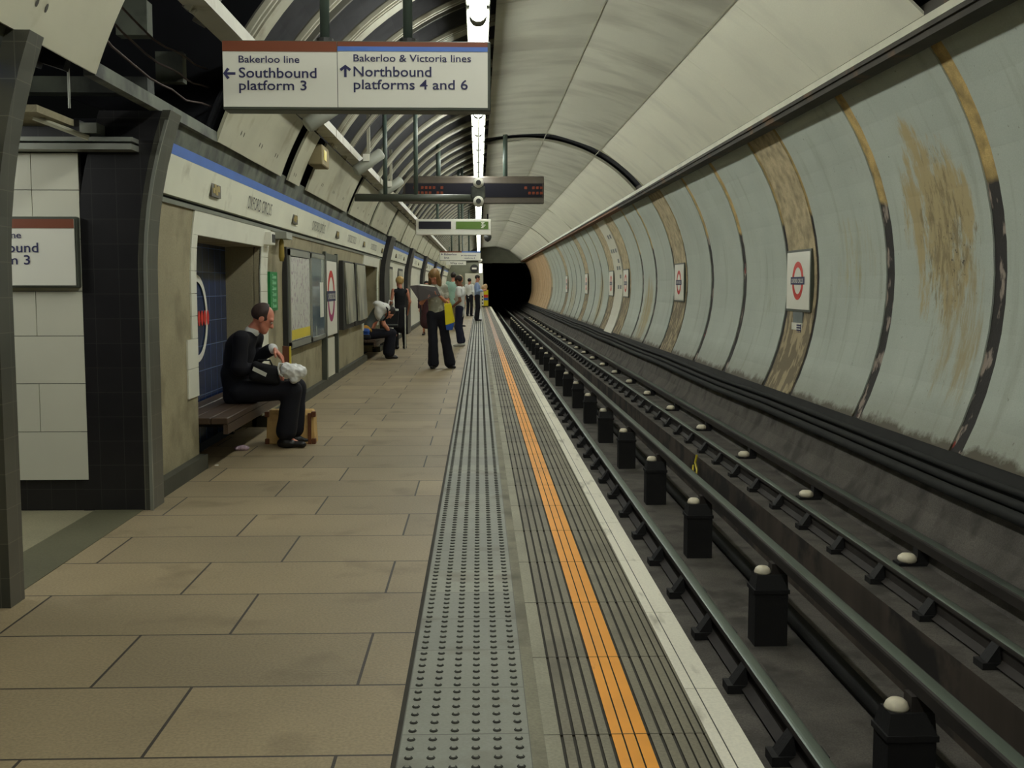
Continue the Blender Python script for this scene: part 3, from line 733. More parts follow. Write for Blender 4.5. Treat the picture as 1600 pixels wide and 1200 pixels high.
# information display
t = thing('information_display', 'white framed hanging display with one blue and one green screen', 'display', (-.61, 27, 2.625))
mb = MB(); mb.box(-1.516, .30, 27, 27.22, 2.625, 3.007); bevel(mb.build('casing', M['sign'], t), .008, 1)
mb = MB(); mb.box(-1.45, -.665, 26.985, 27.0, 2.765, 2.945); mb.build('blue_screen', M['screen'], t)
mb = MB(); mb.box(-.545, .24, 26.985, 27.0, 2.765, 2.945); mb.build('green_screen', M['grnscreen'], t)
mb = MB()
for k in range(5): mb.box(.06+.02*(k % 2), .12+.025*(k % 3), 26.975, 26.985, 2.79+.03*k, 2.81+.03*k)
mb.build('screen_mark', M['sign'], t)
for x in (-1.0, -.48, -.40):
    mb = MB(); mb.tube([(x, 27.1, 3.0), (x, 27.1, CZ+math.sqrt(3.28**2-(x-CX)**2))], .035, 10); mb.build('hanging_post', M['steel_post'], t, True)
# far direction sign
t = thing('direction_sign', 'far hanging sign with brown and blue bands reading Bakerloo line', 'sign', (-.68, 41, 2.32))
mb = MB(); mb.box(-1.44, .075, 41.01, 41.14, 2.31, 2.66); mb.build('sign_box', M['signframe'], t)
mb = MB(); mb.box(-1.43, .07, 41, 41.01, 2.325, 2.655); mb.build('sign_face', M['sign'], t)
poly(rect(-1.43, -.62, 2.61, 2.655), (0, 41, 0), XP, ZP, M['brown'], t, 'brown_band'); poly(rect(-.62, .07, 2.61, 2.655), (0, 41, 0), XP, ZP, M['blue'], t, 'blue_band')
text('Bakerloo', (-1.27, 41, 2.51), XP, ZP, .46, .075, M['navy'], t); text('line', (-1.27, 41, 2.385), XP, ZP, .18, .075, M['navy'], t)
text('Northbound', (-.55, 41, 2.48), XP, ZP, .45, .05, M['navy'], t); text('platform 4', (-.52, 41, 2.385), XP, ZP, .38, .05, M['navy'], t)
arrow((-1.35, 41, 2.55), XP, ZP, .08, M['navy'], t, -1, 0); arrow((-.61, 41, 2.50), XP, ZP, .06, M['navy'], t, -1, 0)
for x in (-1.0, -.72, -.36):
    mb = MB(); mb.tube([(x, 41.07, 2.65), (x, 41.07, CZ+math.sqrt(3.28**2-(x-CX)**2))], .03, 8); mb.build('hanging_post', M['steel_post'], t, True)
t = thing('way_out_sign', 'small white hanging Way out sign below the far direction sign', 'sign', (-1.12, 55, 2.41))
mb = MB(); mb.box(-1.615, -.63, 55, 55.1, 2.41, 2.60); mb.build('sign_face', M['sign'], t)
text('Way out', (-1.42, 55, 2.46), XP, ZP, .66, .09, M['ink'], t)
for x in (-1.45, -.8):
    mb = MB(); mb.tube([(x, 55.05, 2.6), (x, 55.05, CZ+math.sqrt(3.28**2-(x-CX)**2))], .03, 8); mb.build('hanging_post', M['steel_post'], t, True)
# headwall round sign and lightbox
t = thing('round_sign', 'round black sign with a white bar on the headwall at the platform end', 'sign', (-.27, YE-.1, 2.25))
mb = MB(); mb.tube([(-.29, YE-.10, 2.52), (-.29, YE-.02, 2.52)], .27, 24); mb.build('disc', M['dark'], t)
poly(rect(-.15, .15, -.06, .06), (-.29, YE-.10, 2.52), XP, ZP, M['sign'], t, 'white_bar')
t = thing('light_box', 'bright narrow light box beside the round sign on the headwall', 'light box', (.12, YE-.08, 2.2))
mb = MB(); mb.box(.0, .26, YE-.10, YE-.005, 2.2, 2.86); mb.build('case', M['alu'], t)
mb = MB(); mb.box(.02, .24, YE-.112, YE-.10, 2.22, 2.84); mb.build('panel', M['lightbox'], t)
t = thing('emergency_cabinet', 'low cabinet with yellow, red and blue bands at the platform end', 'cabinet', (.39, 72, 0))
mb = MB(); mb.box(.17, .62, 72, 72.4, .07, 1.11); bevel(mb.build('body', M['bagy'], t), .01, 1)
mb = MB(); mb.box(.20, .59, 72.02, 72.38, 0, .07); mb.build('base', M['dark'], t)
mb = MB(); mb.box(.33, .61, 71.985, 72, .62, .80); mb.build('red_band', M['red'], t)
mb = MB(); mb.box(.33, .61, 71.985, 72, .44, .60); mb.build('blue_band', M['bagb'], t)
mb = MB(); mb.box(.18, .32, 71.985, 72, .10, 1.05); mb.build('white_panel', M['sign'], t)
mb = MB()
for z in (.2, .42, .62): mb.box(.205, .29, 71.975, 71.985, z, z+.1)
mb.build('mark', M['ink'], t)

# roundels
def roundel(parent, o, xd, ud, r, red, barh=None, txt='OXFORD CIRCUS', low=None, ey=1.0):
    if low:
        ring(o, xd, ud, r*.74, r, red, parent, 'roundel_ring', a0=0, a1=PI, ey=ey); ring(o, xd, ud, r*.74, r, low, parent, 'roundel_ring', a0=PI, a1=2*PI, ey=ey)
    else: ring(o, xd, ud, r*.70, r, red, parent, 'roundel_ring', ey=ey)
    bh = r*.20; poly(rect(-r*1.22, r*1.22, -bh, bh), o, xd, ud, M['navy'], parent, 'roundel_bar', depth=.006, thick=.003)
    text(txt, Vector(o)-Vector(ud)*(bh*.55), xd, ud, r*2.1, bh*1.1, M['sign'], parent, depth=.008, align='C')
def wall_roundel(y, label, full=True, w=1.0, zc=1.46, h=.73):
    t = thing('station_roundel', label, 'sign', (4.1, y, zc-h/2))
    tilt = Vector((0, 0, 1))
    mb = MB(); mb.box(4.10, 4.145, y-w/2-.03, y+w/2+.03, zc-h/2-.03, zc+h/2+.03); mb.build('frame', M['signframe'], t)
    mb = MB(); mb.box(4.092, 4.102, y-w/2, y+w/2, zc-h/2, zc+h/2); mb.build('board', M['sign'], t)
    roundel(t, (4.092, y, zc), YM, ZP, .245, M['red'])
    return t
wall_roundel(14.07, 'large nearest station roundel sign on the painted track wall')
wall_roundel(22.5, 'station roundel on the track wall, second from the camera')
wall_roundel(30.7, 'station roundel on the track wall just before the white arch band')
wall_roundel(34.1, 'station roundel on the track wall just beyond the white arch band')
wall_roundel(42.0, 'station roundel on the track wall next beyond the white arch pair')
wall_roundel(51.4, 'farthest station roundel on the track wall before the tunnel mouth')
t = thing('wall_notice', 'grey strip with a small blue and white notice under the nearest roundel', 'notice', (4.12, 13.9, .75))
mb = MB(); mb.box(4.10, 4.13, 13.86, 14.28, .78, 1.06); mb.build('grey_strip', M['mark'], t)
mb = MB(); mb.box(4.085, 4.105, 13.84, 14.28, .74, .92); mb.build('white_card', M['sign'], t)
mb = MB()
for k in range(5): mb.box(4.08, 4.086, 13.87, 14.04, .755+.032*k, .775+.032*k)
mb.box(4.08, 4.086, 13.855, 13.87, .75, .91); mb.build('blue_print', M['navy'], t)
mb = MB(); f = right_fn(RW-.024)
for z, n in ((2.75, 2), (2.35, 3), (2.05, 1), (1.85, 2), (1.6, 1), (1.3, 2)):
    for k in range(n): mb.shell(f, 31.8+.5*k, 32.1+.5*k, z, z+.11, 2, .004)
tag(mb.build('arch_marking', M['mark'], None, False, (4.0, 32.3, 1.3)), 'grey stencilled marks up the white arch band on the track wall', 'marking')
# frieze lettering and badges
first = None
for k, y in enumerate([1.34, 5.04-3.7*.0]+[8.74+3.72*i for i in range(5)]+[27.6, 30.5, 37.8, 44.0, 48.6, 54, 57.6, 65]):
    if 4.6 < y < 7.2: continue
    xx, zz = left_fn(RL-.02)(2.14, 0)
    t = thing('frieze_badge', 'dark plaque with a gold emblem on the white station name frieze', 'plaque', (xx, y, 2.08), 'gold plaques along the frieze')
    mb = MB(); mb.box(xx-.012, xx+.010, y-.15, y+.15, 2.083, 2.197); mb.build('plate', M['plaque'], t)
    mb = MB()
    for a, b_, c, d in ((-.11, -.04, 2.11, 2.15), (-.06, .0, 2.14, 2.18), (-.02, .05, 2.10, 2.165), (.04, .11, 2.13, 2.175)): mb.box(xx+.010, xx+.013, y+a, y+b_, c, d)
    mb.build('emblem', M['gold'], t)
for y in [2.9, 10.5, 14.3, 18.0, 21.7, 28.9, 36.0, 46, 55.5]:
    xx = left_fn(RL-.02)(2.09, 0)[0]
    t = thing('frieze_lettering', 'black OXFORD CIRCUS lettering on the white frieze', 'lettering', (xx, y, 2.08), 'station names along the frieze')
    text('OXFORD CIRCUS', (xx+.008, y-.56, 2.085), XN, Vector((.14, 0, .99)), 1.12, .12, M['ink'], t, 'name', wt=-.004, sp=1.12)
# blue alcove artwork: half-seen white ring and red ovals
t = thing('wall_artwork', 'white ring with red ovals on the blue tiled alcove back', 'artwork', (-2.48, 9.74, .7))
ring((-2.48, 9.74, 1.11), XN, ZP, .325, .385, M['sign'], t, 'white_ring', depth=.012)
for k in range(4):
    ring((-2.48, 9.80+.105*k, 1.11), XN, ZP, 0.0, .040, M['red'], t, 'red_oval', depth=.016, ey=1.7, n=20)
# ---------------------------------------------------------------- left wall furniture
def frame_box(name, label, cat, y0, y1, z0, z1, xf, m_frame, fw=.05):
    t = thing(name, label, cat, (xf, (y0+y1)/2, z0))
    mb = MB(); mb.box(-2.149, xf-.02, y0-(.06 if y0 < 12.5 else 0), y1, z0-.02, z1+.02); mb.build('case', M['dark'], t)
    mb = MB(); mb.box(xf-.02, xf, y0, y1, z0, z0+fw); mb.box(xf-.02, xf, y0, y1, z1-fw, z1); mb.box(xf-.02, xf, y0, y0+fw, z0, z1); mb.box(xf-.02, xf, y1-fw, y1, z0, z1); mb.build('frame', m_frame, t)
    return t
t = frame_box('map_case', 'pale map case with a line map and yellow footer behind the suited man', 'map', 12.22, 13.78, .70, 1.80, -2.075, M['alu'], .07)
mb = MB(); mb.box(-2.10, -2.086, 12.29, 13.72, .78, 1.72); mb.build('map_sheet', M['map'], t)
mb = MB(); mb.box(-2.10, -2.084, 12.31, 13.70, .79, .90); mb.build('yellow_footer', M['yellow'], t)
t = frame_box('map_case', 'glazed dark notice case between the line map and the door roundel', 'notice case', 13.80, 15.05, .70, 1.80, -2.075, M['alu'], .05)
mb = MB(); mb.box(-2.10, -2.087, 13.85, 15.0, .75, 1.75); mb.build('glass_sheet', M['glass'], t)
mb = MB(); mb.box(-2.10, -2.084, 14.6, 14.9, .98, 1.44); mb.build('white_notice', M['sign'], t)
t = thing('station_roundel', 'narrow door roundel with red top and magenta foot between poster cases', 'sign', (-2.1, 15.75, .7))
mb = MB(); mb.box(-2.149, -2.09, 15.22, 16.35, .70, 1.74); mb.build('board', M['sign'], t)
mb = MB(); mb.box(-2.149, -2.08, 15.12, 15.22, .10, 1.86); mb.box(-2.149, -2.08, 16.35, 16.45, .10, 1.86); mb.box(-2.149, -2.085, 15.22, 16.35, 1.74, 1.84); mb.build('frame', M['signframe'], t)
mb = MB(); mb.box(-2.149, -2.10, 15.4, 16.1, .12, .66); mb.build('lower_panel', M['white'], t)
roundel(t, (-2.09, 15.72, 1.25), XN, ZP, .36, M['red'], low=M['magenta'])
for (a, b_, lab) in ((16.95, 18.35, 'tilted poster frame just beyond the door roundel'), (18.6, 20.2, 'poster frame beside the second alcove')):
    t = thing('poster_frame', lab, 'poster', (-2.08, (a+b_)/2, .75))
    mb = MB(); mb.box(-2.149, -2.07, a, b_, .72, 1.78); mb.build('backing', M['dark'], t)
    mb = MB(); mb.add([(-2.02, a+.28, .80), (-2.02, b_-.05, .82), (-2.05, b_-.10, 1.75), (-2.05, a+.12, 1.75), (-2.06, a+.28, .80), (-2.06, b_-.05, .82), (-2.069, b_-.10, 1.75), (-2.069, a+.12, 1.75)],
                      [(0, 1, 2, 3), (4, 7, 6, 5), (0, 4, 5, 1), (1, 5, 6, 2), (2, 6, 7, 3), (3, 7, 4, 0)]); mb.build('poster_sheet', M['poster_sheen'], t)
t = thing('notice_box', 'small grey notice box under the frieze right of the first alcove', 'box', (-2.1, 11.03, 1.81))
mb = MB(); mb.box(-2.149, -2.04, 11.0, 11.2, 1.80, 1.93); bevel(mb.build('case', M['sign'], t), .006, 1)
mb = MB(); mb.box(-2.04, -2.034, 11.03, 11.17, 1.825, 1.905); mb.build('window', M['dark'], t)
t = thing('hanging_device', 'small bracket unit with a yellow hanging sleeve under the frieze', 'fitting', (-2.05, 11.6, 1.65))  # unlit hanging device, not a lamp
mb = MB(); mb.box(-2.149, -1.97, 11.45, 11.8, 1.88, 1.95); mb.build('bracket', M['housing'], t)
mb = MB(); mb.lathe([(.02, 0), (.03, .05), (.026, .2), (.012, .24)], (-2.05, 11.6, 1.65), 12); mb.build('sleeve', M['gold'], t, True)
t = thing('exit_sign', 'tall green sign with pale characters beside the map case', 'sign', (-2.12, 11.5, 1.14))
mb = MB(); mb.box(-2.149, -2.12, 11.32, 11.72, 1.14, 1.54); mb.build('panel', M['green'], t)
mb = MB()
for k in range(6): mb.box(-2.12, -2.115, 11.40, 11.62, 1.17+.06*k, 1.20+.06*k); mb.box(-2.12, -2.115, 11.40, 11.46, 1.19+.06*k, 1.215+.06*k)
mb.build('character', M['greenlt'], t)
# white wall posters beyond the second pilaster
for y0, y1, lab in ((26.2, 27.4, 'dark poster beside the blonde woman on the white wall'), (29.2, 31.0, 'grey green poster panel on the white wall past the blonde woman')):
    t = thing('poster_frame', lab, 'poster', (-2.13, (y0+y1)/2, .4))
    mb = MB(); mb.box(-2.149, -2.12, y0, y1, .9, 1.85); mb.build('backing', M['dark'], t)
    mb = MB(); mb.box(-2.12, -2.112, y0+.06, y1-.06, .96, 1.79); mb.build('sheet', M['poster_sheen'], t)
# benches
def bench(p, q, label, xb):
    t = thing('bench', label, 'bench', (-2.2, (p+q)/2, 0))
    for k in range(4):
        a = xb+.02+k*(-1.93-xb-.02)/4; mb = MB(); mb.box(a+.003, a+(-1.93-xb-.02)/4-.003, p+.01, q-.01, .335, .385); bevel(mb.build('plank', M['wood'], t), .006, 1)
    mb = MB(); mb.box(-1.965, -1.93, p+.01, q-.01, .26, .333); mb.build('front_rail', M['wood'], t)
    for y in (p+.5, q-.5):
        mb = MB(); mb.box(xb+.03, -2.0, y-.03, y+.03, .26, .333); mb.build('bearer', M['dark'], t)
        mb = MB(); mb.box(xb+.08, xb+.16, y-.03, y+.03, 0, .26); mb.build('leg', M['dark'], t)
bench(8.45, 10.92, 'dark wooden bench in the blue tiled alcove under the suited man', -2.48)
bench(20.6, 23.3, 'wooden bench in the second alcove under the seated backpacker', -2.65)
# passage head: metal rail
t = thing('shutter_rail', 'silver double rail across the head of the side passage', 'rail', (-2.4, 6.78, 2.2))
mb = MB(); mb.box(-4.5, -2.06, 6.70, 6.85, 2.205, 2.24); mb.build('lower_channel', M['alu'], t)
mb = MB(); mb.box(-4.5, -2.06, 6.72, 6.85, 2.255, 2.28); mb.build('upper_channel', M['alu'], t)
mb = MB(); mb.box(-2.36, -2.26, 6.70, 6.85, 2.30, 2.36); tag(mb.build('junction_box', M['alu'], None, False, (-2.3, 6.8, 2.28)), 'small pale box standing on the silver passage rail', 'box')
mb = MB(); mb.tube([(-2.55, 6.5, 2.36), (-2.28, 6.62, 2.26)], .016, 8); tag(mb.build('loose_batten', M['lip'], None, False, (-2.4, 6.5, 2.28)), 'pale loose batten leaning above the silver passage rail', 'batten')
mb = MB(); mb.tube([(-2.36, 6.55, 2.42), (-2.36, 6.55, 2.75)], .008, 8); tag(mb.build('hanger_rod', M['alu'], None, False, (-2.36, 6.5, 2.42)), 'thin shiny rod hanging in the dark void over the passage', 'rod')
rnd = random.Random(3)
for k, lb in enumerate(('uppermost loose cable sagging across the open ceiling void', 'loose cable sagging in the middle of the open ceiling void', 'lowest loose cable hanging near the lip of the open ceiling void')):
    p0 = Vector((-2.02+.02*k, 5.75, 3.05-.15*k)); p1 = Vector((-1.98, 8.35, 2.98-.13*k))
    pts = [p0.lerp(p1, i/12)+Vector((.015*math.sin(i*.9+k), 0, -.09*math.sin(PI*i/12)+.008*math.sin(1.7*i+k))) for i in range(13)]
    mb = MB(); mb.tube(pts, .007, 6); tag(mb.build('loose_cable', M['cable'], None, True, p0), lb, 'cable')
# horizontal bar with speaker cluster
t = thing('camera_gantry', 'dark horizontal pole hung on two rods carrying a small camera housing', 'gantry', (-.8, 15, 2.5))
mb = MB(); mb.tube([(-1.66, 15, 2.575), (.02, 15, 2.57)], .052, 14); mb.build('pole', M['signframe'], t, True)
for x in (-1.25, -.84):
    mb = MB(); mb.tube([(x, 15, 2.58), (x, 15, CZ+math.sqrt(3.28**2-(x-CX)**2))], .03, 10); mb.build('hanging_rod', M['steel_post'], t, True)
mb = MB(); mb.box(-.10, .09, 14.93, 15.1, 2.56, 2.73); b0 = bevel(mb.build('camera_housing', M['topgrey'], t), .02)
for z in (2.77, 2.525):
    mb = MB(); mb.tube([(0, 14.92, z), (0, 15.1, z)], .07, 14); mb.build('lens_drum', M['sign'], t, True)
    mb = MB(); mb.tube([(0, 14.90, z), (0, 14.92, z)], .035, 12); mb.build('lens', M['dark'], t)
mb = MB(); mb.tube([(0, 15, 2.8), (0, 15, 3.655)], .014, 8); mb.build('stem', M['housing'], t)
def speaker(y, label):
    t = thing('tube_speaker', label, 'speaker', (-1.35, y, 2.9))
    a = Vector((-1.58, y-.06, 2.86)); b_ = Vector((-1.25, y+.06, 3.11))
    mb = MB(); mb.tube([a, a.lerp(b_, .04), a.lerp(b_, .96), b_], [.06, .075, .075, .06], 16); mb.build('body', M['housing'], t, True)
    mb = MB(); mb.tube([b_, b_+(b_-a)*.01], .055, 16); mb.build('grille', M['dark'], t)
    m_ = a.lerp(b_, .5); mb = MB(); mb.box(m_.x-.02, m_.x+.02, m_.y-.02, m_.y+.02, m_.z, m_.z+.60); mb.build('bracket', M['rib'], t)
    mb = MB(); mb.box(m_.x-.06, m_.x+.02, m_.y-.12, m_.y-.07, m_.z+.0, m_.z+.09); mb.build('terminal_box', M['sign'], t)
speaker(10.4, 'pale tube speaker on the ceiling beam nearest, behind the large direction sign')
speaker(14.45, 'pale tube speaker on the ceiling beam just before the dark pole')
speaker(18.1, 'pale tube speaker on the ceiling beam behind the dark pole')
t = thing('dome_camera', 'dark dome camera on the ceiling past the green display', 'camera', (.37, 45, 3.2))
mb = MB(); mb.tube([(.37, 45, 3.4), (.37, 45, 4.3)], .03, 8); mb.build('stem', M['dark'], t)
mb = MB(); mb.lathe([(.02, -.16), (.11, -.10), (.15, 0), (.15, .1), (.05, .14)], (.37, 45, 3.32), 14); mb.build('dome', M['dark'], t, True)
t = thing('wall_camera', 'pale camera on top of the low wall beside the tunnel mouth', 'camera', (.12, YE-.3, 2.9))
mb = MB(); mb.tube([(.06, YE-.55, 2.98), (.18, YE-.1, 3.06)], .09, 12); mb.build('body', M['sign'], t, True)
mb = MB(); mb.tube([(.16, YE-.1, 3.04), (.16, YE+.05, 2.90)], .035, 8); mb.build('bracket', M['dark'], t)
t = thing('utility_box', 'olive junction box fixed over the gap in the cream ceiling panels', 'box', (-1.76, 12.3, 2.70))
mb = MB(); mb.box(-1.84, -1.68, 12.1, 12.62, 2.70, 2.92); bevel(mb.build('case', M['khaki'], t), .01, 1)
mb = MB(); mb.box(-1.685, -1.674, 12.2, 12.4, 2.76, 2.87); mb.build('label_plate', M['yellow'], t)

# ---------------------------------------------------------------- signed-distance modelling for bodies, cloth and bags
def sdf_mesh(prims, res, k=.03, wrinkle=0, seed=0, crumple=0):
    lo = np.full(3, 9.); hi = np.full(3, -9.)
    for p in prims:
        if p[-1] < 0: continue
        if p[0] == 'c':
            for q, r in ((p[1], p[3]), (p[2], p[4])): q = np.array(q); lo = np.minimum(lo, q-r); hi = np.maximum(hi, q+r)
        else:
            q = np.array(p[1]); r = max(p[2]); lo = np.minimum(lo, q-r); hi = np.maximum(hi, q+r)
    lo -= 3*res+k; hi += 3*res+k
    n = np.ceil((hi-lo)/res).astype(int)+1
    F = np.full(n, 1., dtype=np.float32)
    ax = [lo[i]+res*np.arange(n[i]) for i in range(3)]
    for p in prims:
        if p[0] == 'c':
            a = np.array(p[1], float); b = np.array(p[2], float); rm = max(p[3], p[4])
            l = np.minimum(a, b)-rm; h = np.maximum(a, b)+rm
        else:
            a = np.array(p[1], float); rm = max(p[2]); l = a-rm; h = a+rm
        pad = 2.2*k+2*res
        i0 = np.maximum(0, np.floor((l-pad-lo)/res).astype(int)); i1 = np.minimum(n, np.ceil((h+pad-lo)/res).astype(int)+1)
        if (i1 <= i0).any(): continue
        sl = tuple(slice(i0[i], i1[i]) for i in range(3))
        X, Y, Z = np.meshgrid(ax[0][sl[0]], ax[1][sl[1]], ax[2][sl[2]], indexing='ij')
        P = np.stack([X, Y, Z], -1)-a
        if p[0] == 'c':
            ba = b-a; sq = p[5]; sc_ = 1.
            if sq is not None:
                axv = np.array(sq[0], float); axv /= np.linalg.norm(axv); f = sq[1]
                P = P+(f-1)*(P@axv)[..., None]*axv; ba = ba+(f-1)*(ba@axv)*axv; sc_ = 1/f**.5
            t = np.clip((P@ba)/max(1e-9, ba@ba), 0, 1)
            d = (np.linalg.norm(P-t[..., None]*ba, axis=-1)-(p[3]+(p[4]-p[3])*t))*sc_
        else:
            r = np.array(p[2], float)
            if p[3] is not None: P = P@np.array(p[3])
            k0 = np.linalg.norm(P/r, axis=-1); k1 = np.linalg.norm(P/(r*r), axis=-1)+1e-9; d = k0*(k0-1)/k1
        kk = k if len(p) < 8 and not (p[0] == 'e' and len(p) > 5) else (p[6] if p[0] == 'c' else p[4])
        A = F[sl]
        if p[-1] > 0:
            h_ = np.maximum(kk-np.abs(A-d), 0)/kk; F[sl] = np.minimum(A, d)-h_*h_*kk/4
        else:
            d = -d; h_ = np.maximum(kk-np.abs(A-d), 0)/kk; F[sl] = np.maximum(A, d)+h_*h_*kk/4
    if wrinkle:
        X, Y, Z = np.meshgrid(*ax, indexing='ij')
        F += wrinkle*(np.sin(31*Z+9*X+7*Y+seed)*np.sin(17*X-23*Y+6*Z+2*seed)+.6*np.sin(55*Z-20*Y+33*X+seed)).astype(np.float32)
    if crumple:
        X, Y, Z = np.meshgrid(*ax, indexing='ij'); g = np.random.RandomState(seed); a_ = 0
        for q in range(7):
            d = g.randn(3); d /= np.linalg.norm(d); ph = 6*g.rand(); fr = 34+60*g.rand()
            a_ = a_+np.abs(np.sin(fr*(d[0]*X+d[1]*Y+d[2]*Z)+ph+1.3*np.sin(25*(d[1]*X-d[0]*Z)+ph)))
        F += (crumple*(a_/7-.6)).astype(np.float32)
    S = F < 0
    nc = n-1
    acc = np.zeros((*nc, 3), np.float32); cnt = np.zeros(nc, np.float32)
    for a in range(3):
        b, c = (a+1) % 3, (a+2) % 3
        for ob in (0, 1):
            for oc in (0, 1):
                s0 = [None]*3; s1 = [None]*3
                s0[a] = slice(0, nc[a]); s1[a] = slice(1, nc[a]+1)
                for q, o_ in ((b, ob), (c, oc)): s0[q] = s1[q] = slice(o_, nc[q]+o_)
                s0, s1 = tuple(s0), tuple(s1)
                cr = S[s0] != S[s1]; f0, f1 = F[s0], F[s1]
                t = np.where(cr, f0/np.where(cr, f0-f1, 1), 0)
                acc[..., a] += t; acc[..., b] += cr*ob; acc[..., c] += cr*oc; cnt += cr
    act = cnt > 0; idx = np.full(nc, -1, np.int64); idx[act] = np.arange(act.sum())
    ci = np.argwhere(act)
    V = (acc[act]/cnt[act][:, None]+ci)*res+lo
    Q = []
    for a in range(3):
        b, c = (a+1) % 3, (a+2) % 3
        s0 = [slice(1, -1)]*3; s1 = [slice(1, -1)]*3
        s0[a] = slice(0, -1); s1[a] = slice(1, None)
        A = S[tuple(s0)]; B = S[tuple(s1)]
        e = np.argwhere(A != B); e[:, b] += 1; e[:, c] += 1
        fl = S[tuple(e.T)]
        def cell(db, dc):
            q = e.copy(); q[:, b] += db; q[:, c] += dc; return idx[tuple(q.T)]
        q = np.stack([cell(-1, -1), cell(0, -1), cell(0, 0), cell(-1, 0)], -1)
        q[~fl] = q[~fl][:, ::-1]; Q.append(q)
    Q = np.concatenate(Q); Q = Q[(Q >= 0).all(1)]
    return V, Q
def sdf_obj(name, prims, res, m, parent=None, loc=None, rz=0, k=.03, wrinkle=0, seed=0, crumple=0):
    """parent: child shares its frame; otherwise the mesh becomes its own root at loc turned by rz"""
    V, Q = sdf_mesh(prims, res, k, wrinkle, seed, crumple)
    me = bpy.data.meshes.new(name); me.from_pydata(V.tolist(), [], Q.tolist()); me.materials.append(m)
    me.polygons.foreach_set('use_smooth', [True]*len(me.polygons)); me.update()
    o = bpy.data.objects.new(name, me); C.objects.link(o)
    if parent is not None: o.parent = parent
    else: o.location = loc; o.rotation_euler = (0, 0, rz)
    o['_o'] = (0, 0, 0)
    return o
V3 = lambda p: np.array(p, float)
def cap(a, b, ra, rb, sq=None, op=1): return ('c', tuple(a), tuple(b), ra, rb, sq, op)
def capk(a, b, ra, rb, sq, kk, op=1): return ('c', tuple(a), tuple(b), ra, rb, sq, kk, op)
def ell(c, r, R=None, op=1): return ('e', tuple(c), tuple(r), R, op)
def ellk(c, r, R, kk, op=1): return ('e', tuple(c), tuple(r), R, kk, op)
def unit(v): v = V3(v); return v/np.linalg.norm(v)
def head_frame(face, up=(0, 0, 1)):
    f = unit(face); r = unit(np.cross(f, V3(up))); u = np.cross(r, f); return r, f, u
def head_prims(c, face, s=1.0, up=(0, 0, 1)):
    r, f, u = head_frame(face, up); R = np.stack([r, f, u], 1).tolist(); c = V3(c)
    q = lambda x, y, z: c+(r*x+f*y+u*z)*s
    P = [ell(q(0, -.012, .030), (.076*s, .094*s, .088*s), R),
         cap(q(0, .030, -.015), q(0, .052, -.085), .060*s, .034*s), cap(q(.035, .01, -.05), q(.012, .055, -.088), .030*s, .026*s), cap(q(-.035, .01, -.05), q(-.012, .055, -.088), .030*s, .026*s),
         capk(q(0, .078, .012), q(0, .104, -.030), .009*s, .014*s, None, .012*s), capk(q(.016, .086, -.034), q(-.016, .086, -.034), .008*s, .008*s, None, .01*s),
         capk(q(.05, .070, .024), q(-.05, .070, .024), .014*s, .014*s, None, .02*s),
         ellk(q(.033, .090, .004), (.016*s, .012*s, .011*s), R, .012*s, -1), ellk(q(-.033, .090, .004), (.016*s, .012*s, .011*s), R, .012*s, -1),
         capk(q(.020, .080, -.060), q(-.020, .080, -.060), .009*s, .009*s, None, .01*s), capk(q(.022, .094, -.062), q(-.022, .094, -.062), .003*s, .003*s, None, .004*s, -1),
         ellk(q(.078, -.012, -.004), (.010*s, .022*s, .034*s), R, .008*s), ellk(q(-.078, -.012, -.004), (.010*s, .022*s, .034*s), R, .008*s)]
    return P, q, R
def hand_prims(w, d, n, s=1.0, curl=.5, side=1):
    """w wrist, d pointing direction, n palm normal (fingers curl toward n)"""
    w = V3(w); d = unit(d); n = V3(n); n = unit(n-d*(n@d)); l = np.cross(d, n)*side
    P = [('c', tuple(w), tuple(w+d*.085*s), .026*s, .036*s, (n, 1.9), .015, 1)]
    for i, (o_, ln) in enumerate(((.030, .070), (.010, .080), (-.010, .074), (-.029, .058))):
        b = w+d*.085*s+l*o_*s; c1 = curl*(.7+.12*i); d1 = unit(d*math.cos(c1*.6)+n*math.sin(c1*.6)+l*o_*1.6); m = b+d1*ln*.5*s
        d2 = unit(d*math.cos(c1*1.5)+n*math.sin(c1*1.5)+l*o_*1.6); e = m+d2*ln*.5*s
        P += [('c', tuple(b), tuple(m), .0095*s, .0085*s, None, .006, 1), ('c', tuple(m), tuple(e), .0085*s, .0068*s, None, .006, 1)]
    tb = w+d*.025*s+l*.024*s; tm = tb+unit(d*.7+l*.6+n*.35)*.042*s; te = tm+unit(d*.9+l*.15+n*.45)*.030*s
    P += [('c', tuple(tb), tuple(tm), .013*s, .0105*s, None, .008, 1), ('c', tuple(tm), tuple(te), .0105*s, .0075*s, None, .006, 1)]
    return P
STAND = dict(pelvis=(0, 0, .95), waist=(0, .005, 1.08), chest=(0, 0, 1.30), neck=(0, -.015, 1.475), head=(0, .015, 1.635), face=(0, 1, 0), hup=(0, 0, 1),
             shR=(.175, -.01, 1.415), elR=(.225, -.05, 1.13), wrR=(.235, .03, .88), shL=(-.175, -.01, 1.415), elL=(-.225, -.05, 1.13), wrL=(-.235, .03, .88),
             hipR=(.088, 0, .93), knR=(.095, .02, .50), anR=(.10, -.03, .085), toeR=(.115, .13, .03), hipL=(-.088, 0, .93), knL=(-.095, .02, .50), anL=(-.10, -.03, .085), toeL=(-.115, .13, .03))
